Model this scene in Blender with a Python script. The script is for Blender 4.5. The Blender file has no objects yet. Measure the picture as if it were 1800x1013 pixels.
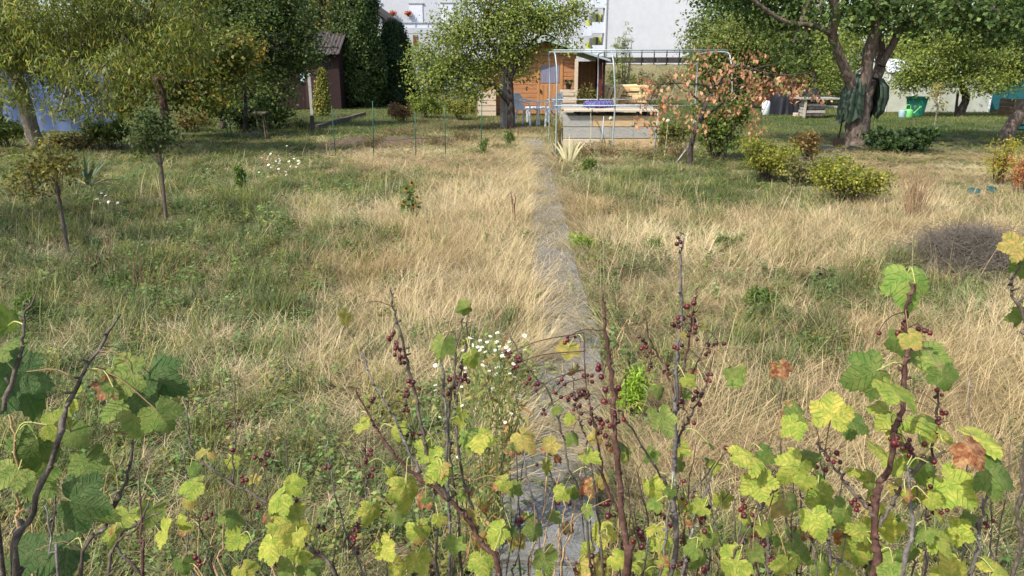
import bpy, math, random
import numpy as np
from mathutils import Vector, Matrix, Euler

rnd = random.Random(7)
rng = np.random.default_rng(11)
R = math.radians
scene = bpy.context.scene
COL = scene.collection

# ---------------------------------------------------------------- camera
H, P, F = 1.6, R(16.5), 1310.0          # eye height, downward pitch, focal length in photo pixels (1800 wide)
cam = bpy.data.cameras.new('camera'); cam.sensor_width = 36.0; cam.lens = 36.0 * F / 1800.0
cam.clip_start = 0.02; cam.clip_end = 1000
camo = bpy.data.objects.new('camera', cam); COL.objects.link(camo)
camo.location = (0, 0, H); camo.rotation_euler = (R(90) - P, 0, 0)
scene.camera = camo

# ---------------------------------------------------------------- sky and sun
SUN_EL, SUN_AZ = R(47), R(229)           # azimuth clockwise from +Y (the view): behind and to the left
w = bpy.data.worlds.new('World'); scene.world = w; w.use_nodes = True
nt = w.node_tree; nt.nodes.clear()
sky = nt.nodes.new('ShaderNodeTexSky'); sky.sky_type = 'NISHITA'; sky.sun_disc = False
sky.sun_elevation = SUN_EL; sky.sun_rotation = SUN_AZ
sky.air_density = 1.0; sky.dust_density = 2.5; sky.ozone_density = 1.0
bg = nt.nodes.new('ShaderNodeBackground'); bg.inputs[1].default_value = 0.15
wo = nt.nodes.new('ShaderNodeOutputWorld')
nt.links.new(sky.outputs[0], bg.inputs[0]); nt.links.new(bg.outputs[0], wo.inputs[0])
sl = bpy.data.lights.new('sun', 'SUN'); sl.energy = 3.5; sl.angle = R(0.55); sl.color = (1.0, 0.955, 0.88)
slo = bpy.data.objects.new('sun', sl); COL.objects.link(slo)
to_sun = Vector((math.sin(SUN_AZ) * math.cos(SUN_EL), math.cos(SUN_AZ) * math.cos(SUN_EL), math.sin(SUN_EL)))
slo.rotation_euler = to_sun.to_track_quat('Z', 'Y').to_euler(); slo.location = (-8, -8, 20)
scene.view_settings.view_transform = 'Standard'; scene.view_settings.look = 'None'
scene.view_settings.exposure = 0.86; scene.view_settings.gamma = 1.0
scene.view_settings.use_curve_mapping = False
scene.cycles.max_bounces = 6; scene.cycles.diffuse_bounces = 3; scene.cycles.glossy_bounces = 2
scene.cycles.transmission_bounces = 4; scene.cycles.transparent_max_bounces = 6

# ---------------------------------------------------------------- photo pixel -> place
CP, SP = math.cos(P), math.sin(P)
def ray(x, y):
    a, b = (x - 900.0) / F, (506.5 - y) / F
    return Vector((a, CP + b * SP, -SP + b * CP))
def gp(x, y, z=0.0):                     # where the ray meets the level z (the ground by default)
    d = ray(x, y); t = (z - H) / d.z
    return Vector((d.x * t, d.y * t, z))
def at(x, y, Y):                         # the point of the ray at distance Y in front of the camera
    d = ray(x, y); t = Y / d.y
    return Vector((d.x * t, Y, H + d.z * t))
def m_at(px, y, Y):                      # metres covered by px photo pixels at that distance
    d = ray(900, y); return px * (Y / d.y) / F
def to_px(X, Y, Z=0.0):                  # numpy: place -> photo pixel
    dep = Y * CP + (H - Z) * SP; up = Y * SP - (H - Z) * CP
    return 900 + F * X / dep, 506.5 - F * up / dep

# ---------------------------------------------------------------- materials
MATS = {}
def _new(name):
    m = bpy.data.materials.new(name); m.use_nodes = True
    n = m.node_tree; n.nodes.clear(); MATS[name] = m
    return m, n, n.nodes.new('ShaderNodeOutputMaterial')
def ramp(n, fac, stops):
    r = n.nodes.new('ShaderNodeValToRGB'); el = r.color_ramp.elements
    while len(el) < len(stops): el.new(0.5)
    for e, (p, c) in zip(el, stops): e.position = p; e.color = (c[0], c[1], c[2], 1)
    n.links.new(fac, r.inputs[0]); return r.outputs[0]
def noise(n, scale, detail=4, rough=0.6, coord='Object', vec=None):
    t = n.nodes.new('ShaderNodeTexNoise'); t.inputs['Scale'].default_value = scale
    t.inputs['Detail'].default_value = detail; t.inputs['Roughness'].default_value = rough
    if vec is None:
        tc = n.nodes.new('ShaderNodeTexCoord'); vec = tc.outputs[coord]
    n.links.new(vec, t.inputs['Vector']); return t.outputs['Fac']
def mapped(n, sc):
    tc = n.nodes.new('ShaderNodeTexCoord'); mp = n.nodes.new('ShaderNodeMapping')
    mp.inputs['Scale'].default_value = sc; n.links.new(tc.outputs['Object'], mp.inputs['Vector'])
    return mp.outputs[0]
def mixc(n, fac, a, b, mode='MIX'):
    x = n.nodes.new('ShaderNodeMix'); x.data_type = 'RGBA'; x.blend_type = mode
    for s, v in ((0, fac), (6, a), (7, b)):
        if hasattr(v, 'links'): n.links.new(v, x.inputs[s])
        elif s == 0: x.inputs[0].default_value = v
        else: x.inputs[s].default_value = (v[0], v[1], v[2], 1)
    return x.outputs[2]
def math_n(n, op, a, b=0.0, c=None):
    x = n.nodes.new('ShaderNodeMath'); x.operation = op
    for i, v in enumerate((a, b, c)):
        if v is None: continue
        if hasattr(v, 'links'): n.links.new(v, x.inputs[i])
        else: x.inputs[i].default_value = v
    return x.outputs[0]
def pbsdf(n, color, rough=0.7, spec=0.3, metal=0.0, bump=None, bstr=0.3, bdist=0.02):
    b = n.nodes.new('ShaderNodeBsdfPrincipled')
    if hasattr(color, 'links'): n.links.new(color, b.inputs['Base Color'])
    else: b.inputs['Base Color'].default_value = (*color, 1)
    b.inputs['Roughness'].default_value = rough; b.inputs['Specular IOR Level'].default_value = spec
    b.inputs['Metallic'].default_value = metal
    if bump is not None:
        bn = n.nodes.new('ShaderNodeBump'); bn.inputs['Strength'].default_value = bstr
        bn.inputs['Distance'].default_value = bdist
        n.links.new(bump, bn.inputs['Height']); n.links.new(bn.outputs[0], b.inputs['Normal'])
    return b
def plain(name, c, var=0.35, scale=6.0, rough=0.7, spec=0.3, metal=0.0, bump=0.3, stretch=(1, 1, 1), c2=None, bdist=0.01):
    """one colour with blotchy wear and fine relief"""
    m, n, o = _new(name)
    v = mapped(n, stretch)
    f = noise(n, scale, 6, 0.65, vec=v); f2 = noise(n, scale * 5.3, 3, 0.6, vec=v)
    d = tuple(x * (1 - var) for x in c) if c2 is None else c2
    l = tuple(min(1, x * (1 + var * 0.6)) for x in c)
    col = ramp(n, f, [(0.28, d), (0.5, c), (0.75, l)])
    col = mixc(n, math_n(n, 'MULTIPLY', f2, 0.5), col, tuple(x * 0.55 for x in c))
    b = pbsdf(n, col, rough, spec, metal, f2, bump, bdist)
    n.links.new(b.outputs[0], o.inputs[0]); return m
def foliage(name, trans=0.35, rough=0.55, inst=False, spec=0.25):
    """leaf colour is stored per leaf in the mesh (attribute Col); light also passes through"""
    m, n, o = _new(name)
    a = n.nodes.new('ShaderNodeAttribute'); a.attribute_name = 'Col'
    col = a.outputs['Color']
    if inst:
        t = n.nodes.new('ShaderNodeAttribute'); t.attribute_type = 'INSTANCER'; t.attribute_name = 'tint'
        col = mixc(n, 1.0, col, t.outputs['Color'], 'MULTIPLY')
    b = pbsdf(n, col, rough, spec)
    tr = n.nodes.new('ShaderNodeBsdfTranslucent')
    hsv = n.nodes.new('ShaderNodeHueSaturation'); hsv.inputs['Value'].default_value = 1.25; hsv.inputs['Saturation'].default_value = 1.1
    n.links.new(col, hsv.inputs['Color']); n.links.new(hsv.outputs[0], tr.inputs[0])
    mx = n.nodes.new('ShaderNodeMixShader'); mx.inputs[0].default_value = trans
    n.links.new(b.outputs[0], mx.inputs[1]); n.links.new(tr.outputs[0], mx.inputs[2]); n.links.new(mx.outputs[0], o.inputs[0])
    return m

M_LEAF = foliage('tree_foliage', 0.42)
M_NEEDLE = foliage('conifer_foliage', 0.15, 0.65)
M_GRASS = foliage('grass_blades', 0.30, 0.6, inst=True)
M_PETAL = foliage('petals', 0.3, 0.6)

# ---------------------------------------------------------------- objects
OFF = {}                                  # world origin of each thing and of its parts
def put(o, label=None, cat=None, group=None, kind=None):
    if label: o['label'] = label
    if cat: o['category'] = cat
    if group: o['group'] = group
    if kind: o['kind'] = kind
    return o
def thing(name, label, cat, loc, group=None, kind=None):
    o = bpy.data.objects.new(name, None); COL.objects.link(o)
    o.location = loc; o.empty_display_size = 0.1; OFF[o] = Vector(loc)
    return put(o, label, cat, group, kind)
def add_mesh(name, me, parent=None, loc=None):
    o = bpy.data.objects.new(name, me); COL.objects.link(o)
    if parent is not None: o.parent = parent; OFF[o] = OFF[parent]
    else: OFF[o] = Vector(loc or (0, 0, 0)); o.location = OFF[o]
    return o
def np_mesh(name, verts, faces, mat, cols=None, smooth=False):
    """verts (N,3); faces: list of (M,k) index arrays; cols (N,3) or None"""
    me = bpy.data.meshes.new(name)
    verts = np.asarray(verts, dtype=np.float32)
    faces = [np.asarray(f, dtype=np.int32) for f in faces if len(f)]
    me.vertices.add(len(verts)); me.vertices.foreach_set('co', verts.ravel())
    idx = np.concatenate([f.ravel() for f in faces]); tot = np.concatenate([np.full(len(f), f.shape[1], np.int32) for f in faces])
    st = np.concatenate([[0], np.cumsum(tot)[:-1]]).astype(np.int32)
    me.loops.add(len(idx)); me.loops.foreach_set('vertex_index', idx)
    me.polygons.add(len(tot)); me.polygons.foreach_set('loop_start', st); me.polygons.foreach_set('loop_total', tot)
    me.update(calc_edges=True)
    if smooth: me.polygons.foreach_set('use_smooth', np.ones(len(tot), bool))
    if cols is not None:
        at_ = me.color_attributes.new('Col', 'FLOAT_COLOR', 'POINT')
        c4 = np.ones((len(verts), 4), np.float32); c4[:, :3] = cols; at_.data.foreach_set('color', c4.ravel())
    if mat: me.materials.append(mat)
    me.validate(); return me

class MB:
    """collects boxes, tubes, prisms; build() links them as one mesh object"""
    def __init__(s): s.v = []; s.f = []; s.c = []
    def add(s, vs, fs, c=None):
        k = len(s.v); s.v += [tuple(v) for v in vs]; s.f += [tuple(i + k for i in f) for f in fs]
        s.c += [c or (1, 1, 1)] * len(vs)
    def box(s, c, size, rz=0.0, rx=0.0, ry=0.0, bev=0.0, color=None):
        x, y, z = (q / 2 for q in size); M = Euler((rx, ry, rz)).to_matrix(); c = Vector(c)
        if bev <= 0 or min(x, y, z) <= bev * 1.2:
            vs = [(sx * x, sy * y, sz * z) for sz in (-1, 1) for sx, sy in ((-1, -1), (1, -1), (1, 1), (-1, 1))]
            fs = [(3, 2, 1, 0), (4, 5, 6, 7), (0, 1, 5, 4), (1, 2, 6, 5), (2, 3, 7, 6), (3, 0, 4, 7)]
        else:
            b = bev; vs = []
            for zz, i in ((-z, b), (-z + b, 0), (z - b, 0), (z, b)):
                for sx, sy in ((-1, -1), (1, -1), (1, 1), (-1, 1)): vs.append((sx * (x - i), sy * (y - i), zz))
            fs = [(3, 2, 1, 0), (12, 13, 14, 15)]
            for l in range(3):
                for q in range(4): fs.append((l * 4 + q, l * 4 + (q + 1) % 4, l * 4 + 4 + (q + 1) % 4, l * 4 + 4 + q))
        s.add([c + M @ Vector(v) for v in vs], fs, color); return s
    def beam(s, a, b, wd, th, bev=0.0, color=None):      # a plank from a to b, th roughly along world up / side
        a, b = Vector(a), Vector(b); d = (b - a); L = d.length; d.normalize()
        ref = Vector((0, 0, 1)) if abs(d.z) < 0.9 else Vector((0, 1, 0))
        sd = d.cross(ref).normalized(); up = sd.cross(d)
        vs = []
        for e in (a, b):
            for q, r in ((-1, -1), (1, -1), (1, 1), (-1, 1)): vs.append(e + sd * q * wd / 2 + up * r * th / 2)
        s.add(vs, [(0, 1, 2, 3), (7, 6, 5, 4), (0, 4, 5, 1), (1, 5, 6, 2), (2, 6, 7, 3), (3, 7, 4, 0)], color); return s
    def tube(s, pts, rad, n=8, cap=True, color=None, jit=0.0):
        pts = [Vector(p) for p in pts]; k = len(pts)
        if not hasattr(rad, '__len__'): rad = [rad] * k
        elif len(rad) == 2 and k != 2: rad = [rad[0] + (rad[1] - rad[0]) * i / (k - 1) for i in range(k)]
        vs, fs = [], []; ref = None
        for i, p in enumerate(pts):
            t = (pts[min(i + 1, k - 1)] - pts[max(i - 1, 0)])
            t = t.normalized() if t.length > 1e-9 else Vector((0, 0, 1))
            if ref is None: ref = t.orthogonal().normalized()
            ref = (ref - t * ref.dot(t)); ref = ref.normalized() if ref.length > 1e-6 else t.orthogonal().normalized()
            bi = t.cross(ref)
            for j in range(n):
                a = 2 * math.pi * j / n; r = rad[i] * (1 + (rnd.uniform(-jit, jit) if jit else 0))
                vs.append(p + (ref * math.cos(a) + bi * math.sin(a)) * r)
        for i in range(k - 1):
            for j in range(n): fs.append((i * n + j, i * n + (j + 1) % n, (i + 1) * n + (j + 1) % n, (i + 1) * n + j))
        if cap: fs.append(tuple(range(n - 1, -1, -1))); fs.append(tuple((k - 1) * n + j for j in range(n)))
        s.add(vs, fs, color); return s
    def lathe(s, c, prof, n=16, color=None):             # prof [(r,z)]
        vs = [(c[0] + r * math.cos(2 * math.pi * j / n), c[1] + r * math.sin(2 * math.pi * j / n), c[2] + z) for r, z in prof for j in range(n)]
        fs = [(i * n + j, i * n + (j + 1) % n, (i + 1) * n + (j + 1) % n, (i + 1) * n + j) for i in range(len(prof) - 1) for j in range(n)]
        fs.append(tuple(range(n - 1, -1, -1))); fs.append(tuple((len(prof) - 1) * n + j for j in range(n)))
        s.add(vs, fs, color); return s
    def mesh(s, name, mat, off=(0, 0, 0), smooth=False):
        me = bpy.data.meshes.new(name); o = Vector(off)
        me.from_pydata([tuple(Vector(v) - o) for v in s.v], [], s.f); me.update()
        if any(c != (1, 1, 1) for c in s.c):
            a_ = me.color_attributes.new('Col', 'FLOAT_COLOR', 'POINT')
            a_.data.foreach_set('color', np.array([(*c, 1) for c in s.c], np.float32).ravel())
        if smooth: me.polygons.foreach_set('use_smooth', np.ones(len(me.polygons), bool))
        me.materials.append(mat); return me
    def build(s, name, mat, parent=None, loc=None, smooth=False):
        off = OFF[parent] if parent is not None else Vector(loc or (0, 0, 0))
        return add_mesh(name, s.mesh(name, mat, off, smooth), parent, off)

def smooth_line(pts, k=4):
    """Catmull-Rom through the points"""
    pts = [Vector(p) for p in pts]
    if len(pts) < 3: return [pts[0].lerp(pts[-1], i / k) for i in range(k + 1)]
    q = [pts[0] * 2 - pts[1]] + pts + [pts[-1] * 2 - pts[-2]]; out = []
    for i in range(1, len(q) - 2):
        for j in range(k):
            t = j / k; a, b, c, d = q[i - 1], q[i], q[i + 1], q[i + 2]
            out.append(0.5 * ((2 * b) + (c - a) * t + (2 * a - 5 * b + 4 * c - d) * t * t + (3 * b - a - 3 * c + d) * t ** 3))
    out.append(pts[-1]); return out

# ---------------------------------------------------------------- leaf clouds
def unit(v): return v / np.maximum(np.linalg.norm(v, axis=-1, keepdims=True), 1e-9)
T_OVAL = (np.array([(0, 0, 0), (.34, .42, .07), (0, 1, -.08), (-.34, .42, .07), (0, .45, 0)], float), np.array([(0, 1, 4), (1, 2, 4), (2, 3, 4), (3, 0, 4)]))
T_QUAD = (np.array([(0, 0, 0), (.36, .45, .08), (0, 1, -.05), (-.36, .45, .08)], float), np.array([(0, 1, 2), (0, 2, 3)]))
T_LANCE = (np.array([(0, 0, 0), (.085, .3, .02), (-.085, .3, .02), (.08, .65, -.06), (-.08, .65, -.06), (0, 1, -.22)], float), np.array([(0, 1, 2), (1, 3, 4), (1, 4, 2), (3, 5, 4)]))
T_SPRAY = (np.array([(0, 0, 0), (.22, .35, .03), (0, 1, 0), (-.22, .35, .03), (.3, .75, 0), (-.3, .75, 0)], float), np.array([(0, 1, 3), (1, 2, 3), (1, 4, 2), (3, 2, 5)]))
def pick_cols(n, pal, jit=0.25):
    """pal: [(weight, (r,g,b))] -> one colour per leaf"""
    wts = np.array([p[0] for p in pal], float); wts /= wts.sum()
    c = np.array([p[1] for p in pal])[rng.choice(len(pal), n, p=wts)]
    return np.clip(c * (1 + rng.uniform(-jit, jit, (n, 1))) * (1 + rng.uniform(-.08, .08, (n, 3))), 0.003, 0.95)
def leaf_cloud(pts, nrm, tip, size, cols, tmpl):
    """one leaf at each point: normal nrm, pointing along tip"""
    tv, tf = tmpl; N = len(pts); k = len(tv)
    nrm = unit(nrm); tip = unit(tip - nrm * (tip * nrm).sum(1, keepdims=True)); sd = np.cross(tip, nrm)
    sz = np.asarray(size).reshape(-1, 1, 1) * np.ones((N, 1, 1))
    v = pts[:, None, :] + sz * (sd[:, None, :] * tv[None, :, 0:1] + tip[:, None, :] * tv[None, :, 1:2] + nrm[:, None, :] * tv[None, :, 2:3])
    f = (tf[None] + (np.arange(N) * k)[:, None, None]).reshape(-1, 3)
    return v.reshape(-1, 3), f, np.repeat(cols, k, axis=0)
def blob_points(blobs, nclus, shell=0.55, seed=None):
    """cluster centres spread through ellipsoids (c, (rx,ry,rz)), denser towards the outside; also outward directions"""
    vol = np.array([b[1][0] * b[1][1] * b[1][2] for b in blobs]) ** 0.75; vol /= vol.sum()
    which = rng.choice(len(blobs), nclus, p=vol)
    c = np.array([tuple(b[0]) for b in blobs])[which]; r = np.array([b[1] for b in blobs])[which]
    d = unit(rng.normal(size=(nclus, 3))); rad = rng.uniform(0, 1, (nclus, 1)) ** (1 - shell)
    rad = rad * (1 + rng.normal(0, 0.10, (nclus, 1)))
    return c + d * r * rad, d
def crown_mesh(name, blobs, nclus, per, spread, size, pal, tmpl, mat, droop=0.3, off=(0, 0, 0), shell=0.55, jit=0.25, clus_jit=0.25, up=0.5, vary=0.3):
    cc, cd = blob_points(blobs, nclus, shell)
    pts = np.repeat(cc, per, 0) + rng.normal(0, spread, (nclus * per, 3)) * np.array([1, 1, .7])
    N = len(pts); out = np.repeat(cd, per, 0)
    nrm = out * 0.6 + np.array([0, 0, up]) + rng.normal(0, .55, (N, 3))
    tip = rng.normal(0, .8, (N, 3)) + out * 0.4 + np.array([0, 0, -droop])
    cols = pick_cols(N, pal, jit) * np.repeat(1 + rng.uniform(-clus_jit, clus_jit, (nclus, 1)), per, 0)
    sz = size * (1 + rng.uniform(-vary, vary, N))
    v, f, c = leaf_cloud(pts - np.array(off), nrm, tip, sz, cols, tmpl)
    return np_mesh(name, v, [f], mat, c), cc
def twigs_into(mb, limbs, cc, frac, r0, r1=0.003, sag=0.1):
    """a thin twig from the nearest limb point to a share of the leaf clusters"""
    L = np.array([tuple(p) for l in limbs for p in l])
    for c in cc[rng.random(len(cc)) < frac]:
        d = np.linalg.norm(L - c + np.array([0, 0, .25]), axis=1); a = Vector(L[d.argmin()]); b = Vector(c)
        mid = a.lerp(b, .5) + Vector((rnd.uniform(-.1, .1), rnd.uniform(-.1, .1), sag)) * (b - a).length
        mb.tube([a, mid, b], [r0, r0 * .6, r1], 4, False)
# ================================================================ GROUND, PATH, GRASS
# how dry the growth is, read off the photo on a coarse raster (0 green .. 9 straw), laid out on the ground
DRY_X = np.array([0, 150, 300, 450, 550, 650, 750, 850, 930, 1020, 1120, 1250, 1400, 1550, 1700, 1800.])
DRY_Y = np.array([215, 250, 288, 330, 380, 440, 500, 560, 620, 700, 800, 900, 1010.])
DRY = np.array([
 [2, 2, 2, 2, 2, 3, 3, 4, 4, 4, 4, 2, 1, 1, 1, 1],
 [2, 3, 4, 3, 4, 6, 5, 6, 7, 5, 5, 3, 2, 4, 2, 2],
 [3, 4, 4, 3, 4, 8, 8, 8, 9, 4, 3, 3, 5, 7, 7, 6],
 [2, 3, 4, 3, 3, 3, 7, 9, 9, 4, 2, 2, 3, 7, 7, 6],
 [2, 3, 4, 3, 8, 7, 7, 9, 9, 8, 7, 6, 7, 8, 8, 7],
 [3, 4, 4, 3, 3, 5, 6, 8, 9, 7, 8, 9, 9, 9, 8, 7],
 [2, 3, 3, 3, 4, 7, 8, 9, 9, 6, 6, 7, 6, 4, 4, 6],
 [2, 2, 3, 3, 4, 8, 9, 9, 9, 5, 6, 6, 4, 6, 7, 7],
 [2, 2, 2, 3, 5, 6, 6, 5, 6, 6, 7, 7, 4, 7, 8, 8],
 [2, 2, 2, 3, 4, 5, 5, 4, 5, 8, 8, 8, 7, 8, 8, 8],
 [2, 2, 2, 3, 4, 6, 5, 5, 5, 7, 8, 8, 7, 8, 8, 6],
 [3, 4, 4, 4, 4, 5, 5, 5, 5, 6, 7, 7, 6, 6, 6, 4],
 [4, 4, 4, 4, 5, 5, 5, 5, 5, 6, 6, 6, 5, 5, 5, 4]], float) / 9.0
def dryness(X, Y):
    px, py = to_px(X, np.maximum(Y, 1.6)); px = np.clip(px, 0, 1799.9); py = np.clip(py, 215, 1009.9)
    i = np.clip(np.searchsorted(DRY_X, px, 'right') - 1, 0, len(DRY_X) - 2); j = np.clip(np.searchsorted(DRY_Y, py, 'right') - 1, 0, len(DRY_Y) - 2)
    u = (px - DRY_X[i]) / (DRY_X[i + 1] - DRY_X[i]); v = (py - DRY_Y[j]) / (DRY_Y[j + 1] - DRY_Y[j])
    return DRY[j, i] * (1 - u) * (1 - v) + DRY[j, i + 1] * u * (1 - v) + DRY[j + 1, i] * (1 - u) * v + DRY[j + 1, i + 1] * u * v
_ph = rng.uniform(0, 6.28, (14, 2)); _fr = rng.normal(0, 1, (14, 2))
def field(X, Y, freq=1.0, k=0):          # smooth random field about -1..1
    s = np.zeros_like(X, float)
    for i in range(5):
        a, b = _fr[(i + k) % 14] * freq * (1 + .6 * i); s += np.sin(a * X + b * Y + _ph[(i + k * 3) % 14, 0]) / (1 + .4 * i)
    return s / 2.2

# centre line of the path
PATH = [gp(938, 250), gp(945, 285), gp(957, 340), gp(966, 390), gp(972, 440), gp(978, 490), gp(990, 545), gp(1002, 600), gp(1000, 680), gp(985, 770), gp(970, 880), gp(960, 1000)]
PATH = PATH + [Vector((PATH[-1].x - .05, 1.2, 0)), Vector((PATH[-1].x - .1, 0.2, 0)), Vector((PATH[-1].x - .1, -2.0, 0))]
_pl = np.array([(p.x, p.y) for p in reversed(PATH)])
def path_x(Y): return np.interp(Y, _pl[:, 1], _pl[:, 0])
def path_d(X, Y): return np.where((Y < 17.5), np.abs(X - path_x(Y)), 9.0)

# one ground sheet out to the horizon: fine near the garden, coarse beyond
xs = np.concatenate([[-300, -120, -60], np.linspace(-24, 24, 97), [60, 120, 300]])
ys = np.concatenate([[-60, -20], np.linspace(-3, 40, 130), [55, 80, 140, 400]])
GX, GY = np.meshgrid(xs, ys); n_y, n_x = GX.shape
GZ = np.where((np.abs(GX) < 24) & (GY < 38) & (GY > -2), 0.012 * field(GX, GY, 1.7) - .012, -.01)
idx = np.arange(n_x * n_y).reshape(n_y, n_x)
gf = np.stack([idx[:-1, :-1], idx[:-1, 1:], idx[1:, 1:], idx[1:, :-1]], -1).reshape(-1, 4)
lawn = np.clip((GY - 16.5 + 1.5 * field(GX, GY, .6)) / 4, 0, 1) * np.where(GX > 3, 1, .6)
gd = dryness(GX.ravel(), GY.ravel())
cols = np.stack([gd, lawn.ravel(), np.zeros_like(gd)], 1)
m, n, o = _new('garden_soil_and_thatch')
a = n.nodes.new('ShaderNodeAttribute'); a.attribute_name = 'Col'
sep = n.nodes.new('ShaderNodeSeparateColor'); n.links.new(a.outputs['Color'], sep.inputs[0])
f1 = noise(n, 1.7, 6, .65); f2 = noise(n, 23, 5, .7); f3 = noise(n, 120, 3, .7)
soil = ramp(n, f2, [(.3, (.045, .033, .022)), (.5, (.10, .075, .05)), (.72, (.20, .155, .10))])
straw = ramp(n, f3, [(.3, (.06, .045, .025)), (.5, (.15, .11, .06)), (.75, (.30, .23, .13))])
green = ramp(n, f3, [(.3, (.022, .035, .012)), (.52, (.055, .085, .025)), (.75, (.12, .16, .05))])
dr = math_n(n, 'ADD', sep.outputs[0], math_n(n, 'MULTIPLY', math_n(n, 'SUBTRACT', f1, .5), .9))
sm = n.nodes.new('ShaderNodeMapRange'); sm.inputs[1].default_value = .3; sm.inputs[2].default_value = .7; n.links.new(dr, sm.inputs[0])
c = mixc(n, sm.outputs[0], green, straw)
c = mixc(n, ramp(n, f2, [(.45, (0, 0, 0)), (.62, (1, 1, 1))]), c, soil)
b = pbsdf(n, c, .95, .1, bump=f2, bstr=.6, bdist=.03); n.links.new(b.outputs[0], o.inputs[0])
me = np_mesh('ground', np.stack([GX.ravel(), GY.ravel(), GZ.ravel()], 1), [gf], m, cols, smooth=True)
put(add_mesh('ground', me), kind='structure')

# ---- path of concrete slabs
M_SLAB = plain('weathered_concrete', (.175, .175, .165), .5, 7.0, .95, .15, bump=.9, c2=(.075, .078, .07))
path = thing('garden_path', 'narrow path of grey concrete slabs running through the grass', 'path', (0, 0, 0), kind='structure')
yy = 0.6; k = 0
while yy < 17.3:
    L = 0.5; yc = yy + L / 2; x = float(path_x(yc)); dx = float(path_x(yc + .3) - path_x(yc - .3)) / .6
    mb = MB(); t = rnd.uniform(-.012, .012)
    mb.box((x + rnd.uniform(-.012, .012), yc, .0 + rnd.uniform(0, .008)), (.36, L - rnd.uniform(.012, .03), .06), rz=-math.atan(dx) + rnd.uniform(-.02, .02), rx=rnd.uniform(-.012, .012), ry=t, bev=.006)
    mb.build('paving_slab', M_SLAB, path); yy += L; k += 1

# ---- grass clumps (never linked on their own: they are instanced)
CL = bpy.data.collections.new('grass_clumps')
def clump(name, nb, rad, hmin, hmax, wid, lean, arch, c0, c1, seg=4, tuft=0.0, bias=0.0):
    """bundle of bent tapering blades; lean: how far they fall over; bias: common lean towards +X"""
    V, Fq, Ft, C = [], [], [], []
    for b_ in range(nb):
        r = rad * math.sqrt(rnd.random()); th = rnd.uniform(0, 6.283)
        p = Vector((r * math.cos(th), r * math.sin(th), -.01)); h = rnd.uniform(hmin, hmax)
        az = rnd.uniform(0, 6.283); dv = Vector((math.cos(az) + bias, math.sin(az), 0)); dv = dv / max(dv.length, .2)
        if tuft: dv = (dv * (1 - tuft) + Vector((math.cos(th), math.sin(th), 0)) * tuft)
        ln = lean * rnd.uniform(.3, 1.0); ac = arch * rnd.uniform(.2, 1.2); ww = wid * rnd.uniform(.6, 1.3)
        sd = Vector((-dv.y, dv.x, 0)).normalized(); k0 = len(V); col = np.array(c0) + (np.array(c1) - np.array(c0)) * rnd.random(); col = col * rnd.uniform(.65, 1.25)
        if rnd.random() < .14: col = col * np.array([.62, .78, .55])
        cur = p.copy(); ang = ln
        for i in range(seg + 1):
            t = i / seg; wq = ww * (1 - t) ** .6 * (.7 + .3 * min(1, t * 4))
            tw = rnd.uniform(-.25, .25)
            s2 = (sd * math.cos(tw) + Vector((0, 0, 1)) * math.sin(tw))
            if i < seg:
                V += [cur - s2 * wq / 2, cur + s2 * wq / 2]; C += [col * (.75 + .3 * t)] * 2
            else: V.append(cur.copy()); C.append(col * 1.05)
            ang = ln + ac * t; st = h / seg
            cur = cur + (dv * math.sin(ang) + Vector((0, 0, 1)) * math.cos(ang)) * st
            if cur.z < .012: cur.z = .012 + rnd.uniform(0, .02)
        for i in range(seg - 1): Fq.append((k0 + 2 * i, k0 + 2 * i + 1, k0 + 2 * i + 3, k0 + 2 * i + 2))
        Ft.append((k0 + 2 * seg - 2, k0 + 2 * seg - 1, k0 + 2 * seg))
    return np_mesh(name, [tuple(v) for v in V], [Fq, Ft], M_GRASS, np.clip(np.array(C), 0, 1.5))
def weed_clump(name, ns, rad, hmin, hmax, leaf, c0, c1, per=9, tmpl=T_OVAL):
    """low broad-leaved weeds"""
    pts, nr, tp, cs, sz = [], [], [], [], []
    for i in range(ns):
        r = rad * math.sqrt(rnd.random()); th = rnd.uniform(0, 6.283); h = rnd.uniform(hmin, hmax)
        lean = (rnd.uniform(-.3, .3), rnd.uniform(-.3, .3))
        for j in range(per):
            t = (j + .6) / per; a_ = rnd.uniform(0, 6.283)
            pts.append((r * math.cos(th) + lean[0] * h * t, r * math.sin(th) + lean[1] * h * t, h * t))
            nr.append((rnd.gauss(0, .4), rnd.gauss(0, .4), 1)); tp.append((math.cos(a_), math.sin(a_), rnd.uniform(-.2, .6)))
            q = rnd.random(); cs.append([(c0[e] * (1 - q) + c1[e] * q) * rnd.uniform(.7, 1.2) for e in range(3)]); sz.append(leaf * rnd.uniform(.6, 1.3))
    v, f, c = leaf_cloud(np.array(pts), np.array(nr), np.array(tp), np.array(sz), np.array(cs), tmpl)
    return np_mesh(name, v, [f], M_GRASS, c)
KINDS = []
def reg(me):
    ob = bpy.data.objects.new('clump_%02d' % len(KINDS), me); CL.objects.link(ob); KINDS.append(me); return len(KINDS) - 1
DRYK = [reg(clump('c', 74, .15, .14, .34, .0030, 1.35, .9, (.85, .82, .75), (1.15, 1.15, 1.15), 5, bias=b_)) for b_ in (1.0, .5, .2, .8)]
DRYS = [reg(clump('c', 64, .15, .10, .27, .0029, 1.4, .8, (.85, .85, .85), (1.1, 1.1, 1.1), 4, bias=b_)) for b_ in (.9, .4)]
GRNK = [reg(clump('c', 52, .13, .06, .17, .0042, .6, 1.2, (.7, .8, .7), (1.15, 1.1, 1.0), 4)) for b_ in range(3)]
GRNL = [reg(clump('c', 40, .11, .14, .32, .0040, .5, 1.1, (.8, .85, .7), (1.15, 1.1, 1.1), 5)) for b_ in range(2)]
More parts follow.
